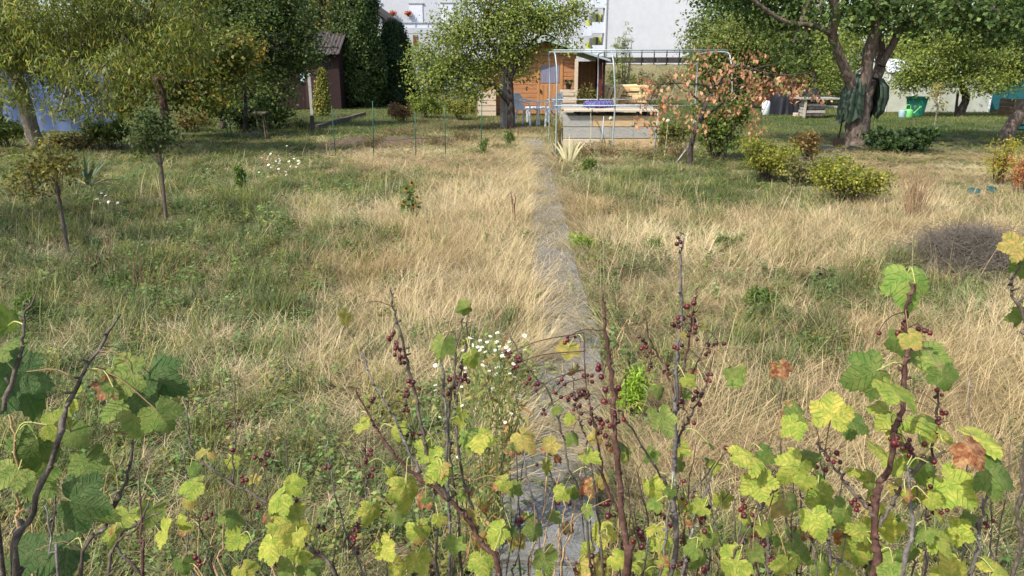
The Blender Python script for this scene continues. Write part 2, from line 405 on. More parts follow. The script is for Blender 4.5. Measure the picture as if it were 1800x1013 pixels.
WEED = [reg(weed_clump('c', 16, .13, .03, .14, .026, (.75, .85, .7), (1.1, 1.1, 1.0), 10, t_)) for t_ in (T_OVAL, T_LANCE, T_OVAL)]
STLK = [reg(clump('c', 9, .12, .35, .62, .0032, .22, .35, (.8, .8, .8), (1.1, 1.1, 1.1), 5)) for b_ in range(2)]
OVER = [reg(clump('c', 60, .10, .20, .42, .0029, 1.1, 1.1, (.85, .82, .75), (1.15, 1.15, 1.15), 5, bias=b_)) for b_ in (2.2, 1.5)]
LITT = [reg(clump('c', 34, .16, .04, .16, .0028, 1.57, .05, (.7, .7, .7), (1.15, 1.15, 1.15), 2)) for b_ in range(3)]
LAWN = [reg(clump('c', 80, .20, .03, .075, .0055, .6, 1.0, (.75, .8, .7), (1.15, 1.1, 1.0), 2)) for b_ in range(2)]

def gn_scatter(name, X, Y, Z, kind, rotz, tilt, scl, tint, label):
    me = bpy.data.meshes.new(name); N = len(X)
    me.vertices.add(N); me.vertices.foreach_set('co', np.stack([X, Y, Z], 1).astype(np.float32).ravel())
    def attr(nm, ty, key, arr):
        q = me.attributes.new(nm, ty, 'POINT'); q.data.foreach_set(key, np.ascontiguousarray(arr).ravel())
    attr('kind', 'INT', 'value', kind.astype(np.int32))
    attr('rot', 'FLOAT_VECTOR', 'vector', np.stack([tilt[:, 0], tilt[:, 1], rotz], 1).astype(np.float32))
    attr('scl', 'FLOAT_VECTOR', 'vector', scl.astype(np.float32))
    attr('tint', 'FLOAT_COLOR', 'color', np.concatenate([tint, np.ones((N, 1))], 1).astype(np.float32))
    ob = add_mesh(name, me); put(ob, label, 'grass', kind='stuff')
    g = bpy.data.node_groups.new(name, 'GeometryNodeTree')
    g.interface.new_socket('Geometry', in_out='INPUT', socket_type='NodeSocketGeometry')
    g.interface.new_socket('Geometry', in_out='OUTPUT', socket_type='NodeSocketGeometry')
    gi, go = g.nodes.new('NodeGroupInput'), g.nodes.new('NodeGroupOutput')
    ip = g.nodes.new('GeometryNodeInstanceOnPoints'); ci = g.nodes.new('GeometryNodeCollectionInfo')
    ci.inputs['Collection'].default_value = CL; ci.inputs['Separate Children'].default_value = True; ci.inputs['Reset Children'].default_value = True
    def na(nm, ty):
        q = g.nodes.new('GeometryNodeInputNamedAttribute'); q.data_type = ty; q.inputs[0].default_value = nm; return q.outputs[0]
    ip.inputs['Pick Instance'].default_value = True
    L = g.links.new
    L(gi.outputs[0], ip.inputs['Points']); L(ci.outputs[0], ip.inputs['Instance']); L(na('kind', 'INT'), ip.inputs['Instance Index'])
    L(na('rot', 'FLOAT_VECTOR'), ip.inputs['Rotation']); L(na('scl', 'FLOAT_VECTOR'), ip.inputs['Scale']); L(ip.outputs[0], go.inputs[0])
    md = ob.modifiers.new('scatter', 'NODES'); md.node_group = g
    return ob

# places that stay free of grass: (x, y, radius)
FREE = [(gp(1705, 455).x, gp(1705, 455).y, .2), (gp(1640, 455).x, gp(1640, 455).y, .1), (gp(690, 250).x - .6, gp(690, 250).y, .45), (gp(690, 250).x + .5, gp(690, 250).y, .4), (gp(120, 442).x + .1, 6.5, .3), (gp(292, 386).x, 8.0, .3), (gp(1075, 262).x, 15.4, .9), (gp(1506, 258).x, 16.2, .7), (gp(430, 400).x, gp(430, 400).y, .28), (gp(300, 860).x, gp(300, 860).y, .13)]
def sample(dens_fn, xr, yr, n):
    X = rng.uniform(*xr, n); Y = rng.uniform(*yr, n); keep = rng.random(n) < dens_fn(X, Y); return X[keep], Y[keep]
def in_view(X, Y, margin=1.2): return (np.abs(X) < .72 * Y + margin)

# near growth: from the camera's feet to 17 m, thinning with distance while the clumps widen
bands = [(0.3, 3.2, 150), (3.2, 5.5, 105), (5.5, 8.5, 70), (8.5, 12.5, 46), (12.5, 18.5, 30)]
allp = []
for y0, y1, dens in bands:
    xw = .75 * y1 + 1.6; nn = int(dens * 2 * xw * (y1 - y0))
    X = rng.uniform(-xw, xw, nn); Y = rng.uniform(y0, y1, nn); k = in_view(X, Y)
    X, Y = X[k], Y[k]; allp.append(np.stack([X, Y, np.full_like(X, math.sqrt(100 / dens))], 1))
A = np.concatenate(allp); X, Y, S = A.T
pd = path_d(X, Y)
far_cover = np.clip((Y - 6) / 5, 0, 1)               # beyond 8 m the grass has closed over the edges of the path
k = (pd > .125 - .10 * far_cover - rng.random(len(X)) * .07 + .05 * field(X, Y, 2.5, 1))
for fx_, fy_, fr_ in FREE: k &= (X - fx_) ** 2 + (Y - fy_) ** 2 > fr_ ** 2
X, Y, S, pd = X[k], Y[k], S[k], pd[k]
dry = np.clip(dryness(X, Y) + .16 * field(X, Y, 1.3, 2) + .10 * field(X, Y, 3.1, 5) + rng.normal(0, .10, len(X)), 0, 1)
u = rng.random(len(X)); kind = np.zeros(len(X), int); N = len(X)
pdry = np.clip((dry - .48) / .36, 0.02, .95); isdry = u < pdry
v = rng.random(N)
kind = np.where(isdry, np.where(v < .55, rng.choice(DRYK, N), rng.choice(DRYS, N)), np.where(v < .34, rng.choice(GRNK, N), np.where(v < .60, rng.choice(GRNL, N), rng.choice(WEED, N))))
mid = (~isdry) & (rng.random(N) < .23); kind = np.where(mid, rng.choice(DRYS, N), kind)
isd = isdry | mid
stl = (rng.random(N) < .03) & (Y > 3.0); kind = np.where(stl, rng.choice(STLK, N), kind); isd = isd | stl
tone = .5 + .5 * np.clip(field(X, Y, .9, 7), -1, 1)[:, None]
straw = np.array([.50, .385, .205]) * (1 - tone) + np.array([.66, .54, .335]) * tone
straw = straw * (1 + rng.normal(0, .14, (N, 1))); brn = rng.random((N, 1)) < .08; straw = np.where(brn, straw * np.array([.62, .52, .45]), straw)
grn = np.array([.115, .152, .052]) * (1 - tone) + np.array([.185, .22, .088]) * tone; grn = grn * (1 + rng.normal(0, .2, (N, 1)))
yel = rng.random((N, 1)) < .25; grn = np.where(yel, grn * np.array([1.6, 1.25, 1.0]), grn)
tint = np.clip(np.where(isd[:, None], straw, grn), .01, .9)
swirl = 3.0 * field(X, Y, 1.1, 3) + rng.normal(0, 1.3, N)
side = np.where(pd < .5, np.where(X < path_x(Y), 0.15, math.pi - .15) + rng.normal(0, .5, N), swirl)   # by the path the blades fall over its edge
rot = np.where(isd, side, rng.uniform(0, 6.28, N))
hs = S * rng.uniform(.8, 1.15, N); hz = np.minimum(hs, 1.15) * rng.uniform(.75, 1.15, N) * np.where(pd < .26, .7, 1.0)
hz = hz * np.where(isd, .42 + .5 * dry, 1.0) * (1 - .45 * np.clip((Y - 8) / 5, 0, 1))
hz = hz * np.where((X > .28 * Y) & (Y > 9.5), .6, 1.0)       # trodden ground by the cherry
Z = .012 * field(X, Y, 1.7) - .012
# tufts that flop over both edges of the path
n3 = 330; Y3 = 2.6 + 13 * rng.random(n3) ** 1.3; sg = rng.choice([-1, 1], n3, p=[.6, .4]); X3 = path_x(Y3) + sg * rng.uniform(.19, .36, n3); keep = rng.random(n3) < dryness(X3, Y3) * (.55 + .45 * field(X3, Y3, 2.2, 6)) * 1.25 * np.where((Y3 > 4.6) & (Y3 < 7.6), .25, .8)
X3, Y3, sg = X3[keep], Y3[keep], sg[keep]; n3 = len(X3); X, Y, Z = np.concatenate([X, X3]), np.concatenate([Y, Y3]), np.concatenate([Z, np.full(n3, -.01)])
kind = np.concatenate([kind, rng.choice(OVER, n3)]); rot = np.concatenate([rot, np.where(sg < 0, 0, math.pi) + rng.normal(0, .6, n3)]); q3 = rng.uniform(.8, 1.25, n3); hs = np.concatenate([hs, q3]); hz = np.concatenate([hz, q3 * rng.uniform(.6, .95, n3)])
tint = np.concatenate([tint, np.array([.60, .48, .28]) * rng.uniform(.75, 1.15, (n3, 1))]); N = len(X)
# loose straw blown over the slabs
n2 = 430; Y2 = rng.uniform(.8, 15, n2) ** 1.0; X2 = path_x(Y2) + rng.normal(0, .15, n2); keep = rng.random(n2) < np.where(Y2 < 8, .62, 1.0); X2, Y2 = X2[keep], Y2[keep]; n2 = len(X2)
X, Y, Z = np.concatenate([X, X2]), np.concatenate([Y, Y2]), np.concatenate([Z, np.full(n2, .03)])
kind = np.concatenate([kind, rng.choice(LITT, n2)]); rot = np.concatenate([rot, rng.uniform(0, 6.28, n2)]); hs = np.concatenate([hs, rng.uniform(.7, 1.2, n2)]); hz = np.concatenate([hz, rng.uniform(.4, 1.0, n2)])
tint = np.concatenate([tint, np.array([.40, .32, .19]) * rng.uniform(.55, 1.1, (n2, 1))]); N = len(X)
gn_scatter('meadow_grass', X, Y, Z, kind, rot, rng.normal(0, .08, (N, 2)), np.stack([hs, hs, hz], 1), tint, 'tall dry straw and low green weeds of the overgrown meadow')
# mown lawn behind
nn = 9000; X = rng.uniform(-22, 24, nn); Y = rng.uniform(15.5, 40, nn)
k = in_view(X, Y, 2.5) & ((Y > 17.0 - .8 * field(X, Y, .7)) ); X, Y = X[k], Y[k]; N = len(X)
tone = .5 + .5 * np.clip(field(X, Y, .5, 4), -1, 1)[:, None]; tint = (np.array([.11, .155, .042]) * (1 - tone) + np.array([.22, .235, .085]) * tone) * (1 + rng.normal(0, .15, (N, 1)))
bare = (np.abs(X) < 3.2) & (Y < 25); tint = np.where((bare & (rng.random(N) < .5))[:, None], np.array([.33, .25, .14]), tint)
s = rng.uniform(1.3, 2.1, N)
gn_scatter('lawn_grass', X, Y, np.full(N, -.012), rng.choice(LAWN, N), rng.uniform(0, 6.28, N), rng.normal(0, .05, (N, 2)), np.stack([s, s, s * .8], 1), np.clip(tint, .01, .8), 'short mown lawn between the fruit trees')
# ================================================================ TREES
def bark2(name, d, m_, l, moss=(.12, .13, .06), amount=.66, stretch=(1, 1, .25), scale=14):
    m, n, o = _new(name); v = mapped(n, stretch)
    f = noise(n, scale, 6, .7, vec=v); g = noise(n, 5, 4, .6)
    c = ramp(n, f, [(.32, d), (.5, m_), (.7, l)]); c = mixc(n, ramp(n, g, [(amount, (0, 0, 0)), (amount + .1, (1, 1, 1))]), c, moss)
    b = pbsdf(n, c, .9, .15, bump=f, bstr=1.0, bdist=.04); n.links.new(b.outputs[0], o.inputs[0]); return m
M_BARK = bark2('grey_brown_bark', (.045, .036, .03), (.13, .10, .08), (.25, .20, .165))
M_BARKD = bark2('dark_bark', (.022, .018, .016), (.065, .052, .045), (.14, .115, .10))
M_BARKG = bark2('pale_grey_bark', (.11, .095, .075), (.25, .215, .17), (.36, .32, .26), amount=.6)
M_BARKR = bark2('reddish_bark', (.035, .018, .016), (.095, .050, .042), (.17, .10, .085))

def limb(px, Y):
    if not hasattr(Y, '__len__'): Y = (Y, Y)
    k = len(px); return smooth_line([at(x, y, Y[0] + (Y[1] - Y[0]) * i / max(1, k - 1)) for i, (x, y) in enumerate(px)], 4)
def blobs_px(lst, Y, dy=1.0, flat=1.0):
    """(x, y, rx, ry[, dY]) in photo pixels at distance Y -> ellipsoids"""
    out = []
    for b in lst:
        yy = Y + (b[4] if len(b) > 4 else rnd.uniform(-dy, dy) * .6); c = at(b[0], b[1], yy); rx = m_at(b[2], b[1], yy); rz = m_at(b[3], b[1], yy)
        out.append((c, (rx, min(rx, rz) * 1.1 * flat, rz)))
    return out
def tree(name, label, base, trunk, limbs, blobs, nclus, per, spread, size, pal, tmpl=T_OVAL, bark_=None, group=None, mat=None, droop=.3, twig=.25, tr=.012, shell=.5, cat='tree', **kw):
    """trunk: [(points, r0, r1)] wood polylines; blobs: crown volumes"""
    t = thing(name, label, cat, base, group)
    mb = MB(); alll = []
    for pts, r0, r1 in trunk: mb.tube(pts, [r0 + (r1 - r0) * (i / (len(pts) - 1)) ** .8 for i in range(len(pts))], 10, True, jit=.10); alll.append(pts)
    if limbs == 'auto':                                   # a limb from the top of the wood to every crown volume
        tops = [l[-1] for l in alll]
        for c, r in blobs:
            a = min(tops, key=lambda q: (q - c).length); mid = a.lerp(c, .5) + Vector((rnd.uniform(-.1, .1), rnd.uniform(-.1, .1), .12)) * (c - a).length
            l = smooth_line([a, mid, c], 4); r_ = trunk[0][2] * .42; mb.tube(l, [r_, r_ * .3], 7, False, jit=.1); alll.append(l)
    me, cc = crown_mesh('crown', blobs, nclus, per, spread, size, pal, tmpl, mat or M_LEAF, droop, OFF[t], shell, **kw)
    if twig: twigs_into(mb, alll, cc, twig, tr)
    mb.build('trunk', bark_ or M_BARK, t, smooth=True)
    add_mesh('crown', me, t); return t

GRN = [(4, (.105, .145, .036)), (3, (.145, .185, .046)), (2, (.07, .105, .028)), (1, (.20, .22, .06))]
BRG = [(4, (.185, .235, .05)), (3, (.23, .275, .06)), (2, (.13, .175, .04)), (1, (.32, .32, .075))]
DKG = [(4, (.050, .085, .024)), (3, (.075, .115, .030)), (2, (.032, .055, .017)), (1, (.11, .145, .04))]
OLV = [(4, (.20, .22, .05)), (4, (.15, .185, .045)), (1.6, (.27, .26, .06)), (.5, (.34, .28, .05)), (2, (.10, .135, .035))]

# peach with long hanging leaves
B = gp(66, 262)
t0 = limb([(66, 264), (58, 235), (47, 195), (38, 160), (28, 130)], (B.y, B.y - .3)); t1 = limb([(28, 130), (60, 90), (115, 60), (180, 40)], (B.y - .3, B.y - .4)); t2 = limb([(28, 130), (10, 80), (30, 30), (60, -30)], (B.y - .3, B.y - .6))
t3 = limb([(115, 60), (150, 92), (190, 78), (250, 60)], (B.y - .4, B.y - .6)); t4 = limb([(-30, 215), (-10, 205), (20, 225), (36, 205), (55, 200)], B.y + .1)
tree('peach_tree', 'spreading peach tree with drooping narrow olive-yellow leaves and pale leaning trunk', B,
     [(t0, .165, .12), (t1, .055, .025), (t2, .06, .03), (t3, .03, .02)], 'auto',
     blobs_px([(40, 60, 110, 80), (150, 45, 110, 75), (255, 55, 95, 75), (315, 90, 60, 46), (180, 118, 110, 42), (70, 118, 90, 40), (140, 160, 55, 28), (105, 195, 45, 22), (165, 195, 40, 20), (20, 165, 40, 30), (235, 150, 60, 30), (340, 40, 45, 40), (-60, 60, 100, 90), (150, -45, 200, 60), (320, -30, 90, 50)], B.y - 1.2, 1.3),
     1350, 22, .14, .12, OLV, T_LANCE, M_BARKG, droop=1.5, twig=.12, up=.15)
# second one behind it, on a dark stem
B = gp(291, 254)
t0 = limb([(291, 256), (288, 225), (289, 195), (284, 165), (272, 140)], B.y)
tree('peach_tree', 'fruit tree with dark reddish stem and mixed green and orange foliage', B, [(t0, .10, .075)], 'auto',
     blobs_px([(300, 115, 80, 45), (385, 110, 60, 50), (415, 85, 35, 40), (250, 130, 60, 40), (330, 160, 55, 30), (220, 180, 40, 30), (370, 170, 45, 30)], B.y + 1.0, .7), 620, 18, .16, .09,
     [(4, (.10, .13, .03)), (3, (.15, .16, .034)), (.35, (.36, .20, .03)), (1, (.20, .20, .04))], T_OVAL, M_BARKR, twig=.2)
# dark apple beside the brown shed
B = gp(393, 226)
t0 = limb([(393, 228), (394, 200), (402, 165), (420, 130)], B.y)
tree('apple_tree', 'dark green apple tree with low branches beside the brown shed', B, [(t0, .12, .08)], 'auto',
     blobs_px([(430, 35, 85, 60), (505, 35, 55, 60), (455, 105, 80, 50), (405, 165, 55, 38), (470, 165, 55, 42), (515, 110, 46, 36), (540, 95, 34, 22), (360, 30, 60, 55), (430, 200, 55, 22), (480, 195, 40, 25), (540, 70, 28, 24), (430, -50, 120, 60)], B.y + .3, 1.0), 1300, 20, .18, .085, GRN[:3] + DKG[:2], T_OVAL, M_BARKD, twig=.2)
put(bpy.context.scene.objects[-1])
# yellowing branch end
B = gp(428, 238)
t0 = limb([(428, 239), (432, 190), (428, 130), (420, 95)], B.y)
tree('plum_tree', 'thin plum tree with yellow-orange autumn leaves against the dark apple', B, [(t0, .05, .03)], 'auto', blobs_px([(422, 78, 28, 24), (412, 108, 26, 20), (436, 100, 20, 20), (398, 122, 22, 18)], B.y, .3), 90, 14, .12, .085, [(3, (.34, .24, .04)), (2, (.22, .2, .04)), (2, (.45, .25, .04))], T_OVAL, M_BARKD, twig=.4)

# conifers
def conifer(name, label, base, xc, ytop, hw, Y, pal, n_=1500, lean=0, per=14, pointy=1.0, size=.10):
    t = thing(name, label, 'tree', base, 'conifers behind the lawn'); top = at(xc + lean, ytop, Y); W = m_at(hw, 150, Y); hgt = top.z
    mb = MB(); mb.tube([base + Vector((0, 0, -.05)), base.lerp(top, .5), top - Vector((0, 0, .1))], [W * .12, W * .08, .012], 8, True); mb.build('trunk', M_BARKD, t, smooth=True)
    N = n_; h = rng.random(N) ** .9; ang = rng.uniform(0, 6.283, N); lob = 1 + .16 * np.sin(ang * 3 + h * 9) + .10 * np.sin(ang * 7 - h * 17)
    prof = np.where(h < .12, .75 + h * 2, 1.0) * np.clip((1 - h) ** (.55 * pointy), 0, 1); rad = W * prof * lob * (1 - .35 * rng.random(N) ** 2.2)
    cc = np.stack([base.x + (top.x - base.x) * h + rad * np.cos(ang), Y + rad * np.sin(ang), .04 + hgt * h], 1)
    out = np.stack([np.cos(ang), np.sin(ang), np.full(N, .2)], 1)
    pts = np.repeat(cc, per, 0) + rng.normal(0, .055 + .03 * W, (N * per, 3)); o2 = np.repeat(out, per, 0); M_ = len(pts)
    v, f, c = leaf_cloud(pts - np.array(OFF[t]), o2 + rng.normal(0, .6, (M_, 3)), np.array([0, 0, .9]) + o2 * .7 + rng.normal(0, .45, (M_, 3)), size * (1 + rng.uniform(-.3, .3, M_)), pick_cols(M_, pal, .3) * np.repeat(1 + rng.uniform(-.35, .3, (N, 1)), per, 0), T_SPRAY)
    add_mesh('crown', np_mesh('crown', v, [f], M_NEEDLE, c), t); return t
CON = [(4, (.042, .072, .016)), (3, (.065, .10, .022)), (2, (.026, .045, .012)), (1, (.11, .13, .03))]
CYL = [(3, (.065, .095, .02)), (2, (.14, .12, .03)), (2, (.04, .065, .016)), (1, (.20, .15, .04))]
conifer('thuja', 'tall green thuja column directly beside the brown shed', gp(632, 189), 620, -150, 41, gp(632, 189).y, CON, 3600, per=22, size=.10, pointy=.55)
conifer('thuja', 'tall bronze-tinged thuja behind the shed roof', gp(585, 182), 585, -170, 60, gp(585, 182).y + 1.5, CYL, 2400, per=20, size=.11, pointy=.55)
conifer('cypress', 'dark blackish-green rounded conifer in front of the white house', gp(694, 187), 690, 46, 36, gp(694, 187).y + .6, [(4, (.026, .048, .014)), (3, (.04, .068, .018)), (2, (.017, .03, .010))], 2300, per=20, size=.09, pointy=.7)
conifer('dwarf_thuja', 'small pointed golden conifer before the brown shed wall', gp(567, 205), 566, 128, 13, gp(567, 205).y, [(4, (.19, .19, .03)), (3, (.13, .15, .028)), (1, (.26, .2, .04))], 420, size=.06, pointy=1.5)
# fruit tree in the middle
B = gp(899, 225)
t0 = limb([(899, 227), (898, 200), (897, 170), (896, 140), (900, 110)], B.y); t1 = limb([(899, 185), (884, 168), (868, 150), (845, 145), (815, 125)], (B.y, B.y - .6)); t2 = limb([(897, 140), (915, 100), (950, 60)], B.y); t3 = limb([(897, 140), (872, 95), (850, 50)], B.y)
tree('plum_tree', 'leafy bright green plum tree propped by grey boards before the cabin', B, [(t0, .115, .085), (t1, .075, .045), (t2, .07, .04), (t3, .07, .04)], 'auto',
     blobs_px([(800, 65, 54, 46), (870, 42, 80, 52), (945, 32, 70, 38), (772, 122, 58, 42), (830, 122, 66, 42), (898, 88, 60, 38), (985, 32, 42, 28), (1015, 12, 28, 24), (762, 148, 38, 22), (815, 156, 34, 16), (742, 95, 26, 28), (890, -10, 110, 45), (990, 78, 38, 16), (855, 160, 22, 16), (930, 130, 18, 14)], B.y - .3, 1.0), 1200, 20, .16, .076, BRG, T_OVAL, M_BARKD, twig=.18)
# trees beyond the pipe frame
B = gp(1322, 192)
tree('apple_tree', 'round green apple tree behind the pipe frame and the dead tree', B, [(limb([(1322, 194), (1318, 165), (1312, 130)], B.y), .13, .09)], 'auto',
     blobs_px([(1255, 85, 58, 45), (1310, 70, 60, 50), (1370, 95, 55, 42), (1290, 130, 65, 38), (1350, 140, 40, 28), (1245, 135, 45, 30), (1330, 40, 60, 30)], B.y, 1.0), 1300, 18, .19, .09, [(4, (.16, .195, .045)), (3, (.205, .23, .055)), (2, (.11, .14, .035))], T_OVAL, M_BARKD, twig=.12)
B = gp(1440, 188)
tree('apple_tree', 'yellow-green young apple tree behind the dark red shed', B, [(limb([(1440, 189), (1436, 160), (1430, 130)], B.y), .08, .05)], 'auto',
     blobs_px([(1440, 150, 34, 26), (1465, 120, 34, 30), (1415, 110, 40, 30), (1450, 85, 45, 30), (1480, 160, 20, 18)], B.y + .5, .7), 480, 18, .17, .085, BRG, T_OVAL, M_BARKD, twig=.15)
# crown on the lawn with a bent dark stem
B = gp(1690, 204)
tree('apple_tree', 'wide low apple tree with bent dark stem beside the green water barrel', B, [(limb([(1686, 206), (1692, 190), (1698, 172), (1692, 152), (1688, 140)], B.y), .16, .10), (limb([(1680, 205), (1682, 180), (1684, 160)], B.y), .05, .04)], 'auto',
     blobs_px([(1620, 115, 48, 34), (1680, 105, 60, 38), (1745, 110, 58, 38), (1600, 140, 42, 22), (1660, 138, 42, 22), (1730, 145, 45, 22), (1690, 70, 60, 30), (1790, 120, 36, 38), (1610, 85, 40, 26)], B.y - .2, 1.0), 1350, 18, .17, .08, BRG, T_OVAL, M_BARKD, twig=.16)
# big old cherry, tarpaulin in its fork
B = gp(1506, 258); YB = B.y
c0 = limb([(1505, 262), (1506, 245), (1508, 215), (1514, 180), (1519, 150)], YB)
cA = limb([(1516, 165), (1523, 135), (1530, 89), (1540, 55), (1545, 0), (1540, -60)], (YB - .1, YB - .6)); cB = limb([(1520, 165), (1545, 125), (1547, 79), (1540, 30), (1560, -60)], (YB + .15, YB + .8))
cC = limb([(1548, 115), (1569, 79), (1584, 52), (1620, 10), (1660, -50)], (YB + .1, YB + .2)); cL = limb([(1512, 175), (1492, 138), (1476, 99), (1463, 59), (1470, 20), (1440, -50)], (YB, YB - .5)); cM = limb([(1464, 62), (1430, 45), (1380, 38), (1330, 5), (1280, -40)], (YB - .3, YB - 1.0))
tree('cherry_tree', 'large old cherry tree with forked grey trunk and dark overhanging crown', B, [(c0, .27, .20), (cA, .12, .07), (cB, .13, .07), (cC, .09, .05), (cL, .125, .07), (cM, .06, .03)], 'auto',
     blobs_px([(1250, -5, 42, 22), (1310, 5, 55, 30), (1375, 25, 50, 26), (1440, 25, 45, 26), (1555, 12, 60, 30), (1625, 28, 55, 32), (1690, 18, 55, 36), (1755, 32, 50, 36), (1745, 68, 30, 16), (1500, -5, 70, 24), (1395, 75, 36, 20, -.5), (1420, 95, 30, 16, -.5), (1400, -110, 190, 85), (1560, -130, 180, 95), (1710, -110, 160, 85), (1540, 45, 30, 12), (1850, 10, 70, 60)], YB, 2.0), 1500, 22, .22, .10,
     [(4, (.060, .10, .026)), (3, (.09, .14, .034)), (2, (.038, .066, .02)), (.6, (.17, .2, .05))], T_OVAL, M_BARK, twig=.12, tr=.014)
# leaning stem at the edge of the lawn
B = gp(1768, 246)
tree('leaning_tree', 'leaning dark fruit tree trunk rising from the shaded lawn', B, [(limb([(1766, 248), (1778, 222), (1800, 190), (1835, 140)], B.y), .17, .12)], 'auto', blobs_px([(1850, 80, 50, 40), (1880, 120, 40, 40), (1830, 40, 40, 30)], B.y, .8), 260, 18, .18, .09, GRN, T_OVAL, M_BARK, twig=.2)
# row of trees that closes the view behind the plots
for x, y0, rx, col, lab in ((-40, 172, 120, DKG, 'tall dark tree behind the peach trees and blue tarpaulin'), (190, 175, 120, GRN, 'broad green tree behind the peach trees'), (345, 176, 95, DKG, 'dense dark tree behind the apple by the shed'), (490, 176, 80, GRN, 'green tree rising behind the brown shed'),
                            (1290, 172, 80, GRN, 'green tree behind the round apple tree'), (1400, 172, 80, BRG, 'light green tree behind the dark red shed'), (1545, 172, 85, BRG, 'yellow-green tree seen behind the cherry trunk'), (1650, 172, 70, GRN, 'green tree rising behind the polytunnel'), (1790, 172, 90, DKG, 'dark tree behind the teal fence')):
    Yb = 38.0 + rnd.uniform(-1.5, 3); Bx = at(x, 300, Yb); Bx.z = 0
    ty = 40
    tree('background_tree', lab, Bx, [(smooth_line([Bx - Vector((0, 0, .1)), Bx + Vector((.1, 0, 1.2)), Bx + Vector((.2, .1, 2.2))], 3), .2, .14)], 'auto',
         blobs_px([(x, ty + 60, rx * .9, 55), (x - rx * .5, ty + 20, rx * .6, 50), (x + rx * .5, ty + 15, rx * .6, 55), (x, ty - 50, rx * .8, 60), (x + rx * .3, ty + 100, rx * .6, 30), (x - rx * .35, ty + 100, rx * .6, 30)], Yb, 1.0), 800, 16, .32, .16, col, T_OVAL, M_BARKD, 'trees closing the view behind the plots', twig=0)

# a neighbour's tree outside the frame, whose shade lies over the lawn
B = Vector((-8.3, 4.2, 0))
tree('walnut_tree', 'broad walnut tree on the neighbouring plot shading the lawn', B, [(smooth_line([B, B + Vector((.1, 0, 1.4)), B + Vector((.1, .1, 2.6))], 4), .2, .14)], 'auto', [(B + Vector(q), (1.5, 1.5, 1.0)) for q in ((0, 0, 4.2), (-1.2, .4, 4.0), (.3, 1.4, 4.1), (.2, -1.0, 4.4))], 260, 14, .22, .13, GRN, T_OVAL, M_BARK, twig=.1)
# ---- dead tree with brown leaves still hanging
B = gp(1212, 292); Yd = B.y
dt = thing('dead_tree', 'small dying fruit tree with dark stem and hanging orange-brown dry leaves', 'tree', B)
W = [(limb([(1211, 296), (1214, 262), (1222, 230), (1236, 196), (1250, 165)], Yd), .05, .026), (limb([(1226, 220), (1246, 200), (1270, 182), (1300, 150)], (Yd, Yd + .3)), .03, .012), (limb([(1250, 165), (1262, 148), (1290, 140), (1330, 120), (1370, 112)], (Yd, Yd + .2)), .026, .008),
     (limb([(1250, 165), (1240, 150), (1215, 148), (1180, 146), (1150, 150)], (Yd, Yd - .3)), .022, .007), (limb([(1240, 190), (1215, 165), (1195, 155), (1175, 130)], (Yd, Yd + .3)), .02, .006), (limb([(1262, 148), (1275, 130), (1300, 115), (1345, 128), (1385, 132), (1425, 130), (1430, 160)], (Yd, Yd - .4)), .018, .004),
     (limb([(1250, 165), (1255, 140), (1245, 115), (1240, 100)], Yd), .016, .005), (limb([(1290, 140), (1275, 115), (1280, 95)], (Yd, Yd + .3)), .012, .004), (limb([(1300, 150), (1335, 160), (1350, 175), (1340, 200)], Yd + .3), .012, .004), (limb([(1385, 132), (1400, 142), (1395, 158)], Yd - .3), .006, .003), (limb([(1180, 146), (1150, 170), (1135, 190)], Yd - .2), .01, .004), (limb([(1345, 128), (1360, 145), (1372, 168)], Yd - .2), .008, .003)]
mb = MB(); ends = []
for p, r0, r1 in W: mb.tube(p, [r0, r1], 8, True, jit=.12); ends += p[4:]
def small_leaf(name, mat, wd=.34, curl=.25):
    V0 = [(0, 0, 0), (wd * .8, .25, .05), (wd, .5, .02), (wd * .55, .8, -.05), (0, 1.05, -curl), (-wd * .55, .8, -.05), (-wd, .5, .02), (-wd * .8, .25, .05), (0, .5, -.05)]
    V, Fc = [], []
    for q in range(1):
        E = Euler((rnd.gauss(0, .35), rnd.gauss(0, .5), rnd.gauss(0, .35))).to_matrix(); of = Vector((rnd.gauss(0, .35), rnd.uniform(0, .7), rnd.gauss(0, .35))); k0 = len(V); sc = rnd.uniform(.7, 1.1)
        V += [tuple(E @ Vector(p) * sc + of) for p in V0]; Fc += [(k0 + 8, k0 + i, k0 + (i + 1) % 8) for i in range(8)]
    me = bpy.data.meshes.new(name); me.from_pydata(V, [], Fc); me.materials.append(mat); return me
def objcol(name, trans=.3):
    m, n, o = _new(name); oi = n.nodes.new('ShaderNodeObjectInfo'); f = noise(n, 4, 3, .6)
    c = mixc(n, math_n(n, 'MULTIPLY', f, .6), oi.outputs['Color'], mixc(n, 1.0, oi.outputs['Color'], (.55, .5, .45), 'MULTIPLY'))
    b = pbsdf(n, c, .7, .2); tr = n.nodes.new('ShaderNodeBsdfTranslucent'); n.links.new(c, tr.inputs[0]); mx = n.nodes.new('ShaderNodeMixShader'); mx.inputs[0].default_value = trans
    n.links.new(b.outputs[0], mx.inputs[1]); n.links.new(tr.outputs[0], mx.inputs[2]); n.links.new(mx.outputs[0], o.inputs[0]); return m
M_OBJLEAF = objcol('dry_leaf')
DL = [small_leaf('dry_leaf', M_OBJLEAF, w_, c_) for w_, c_ in ((.26, .3), (.30, .1), (.18, .5), (.24, .3), (.22, .2))]
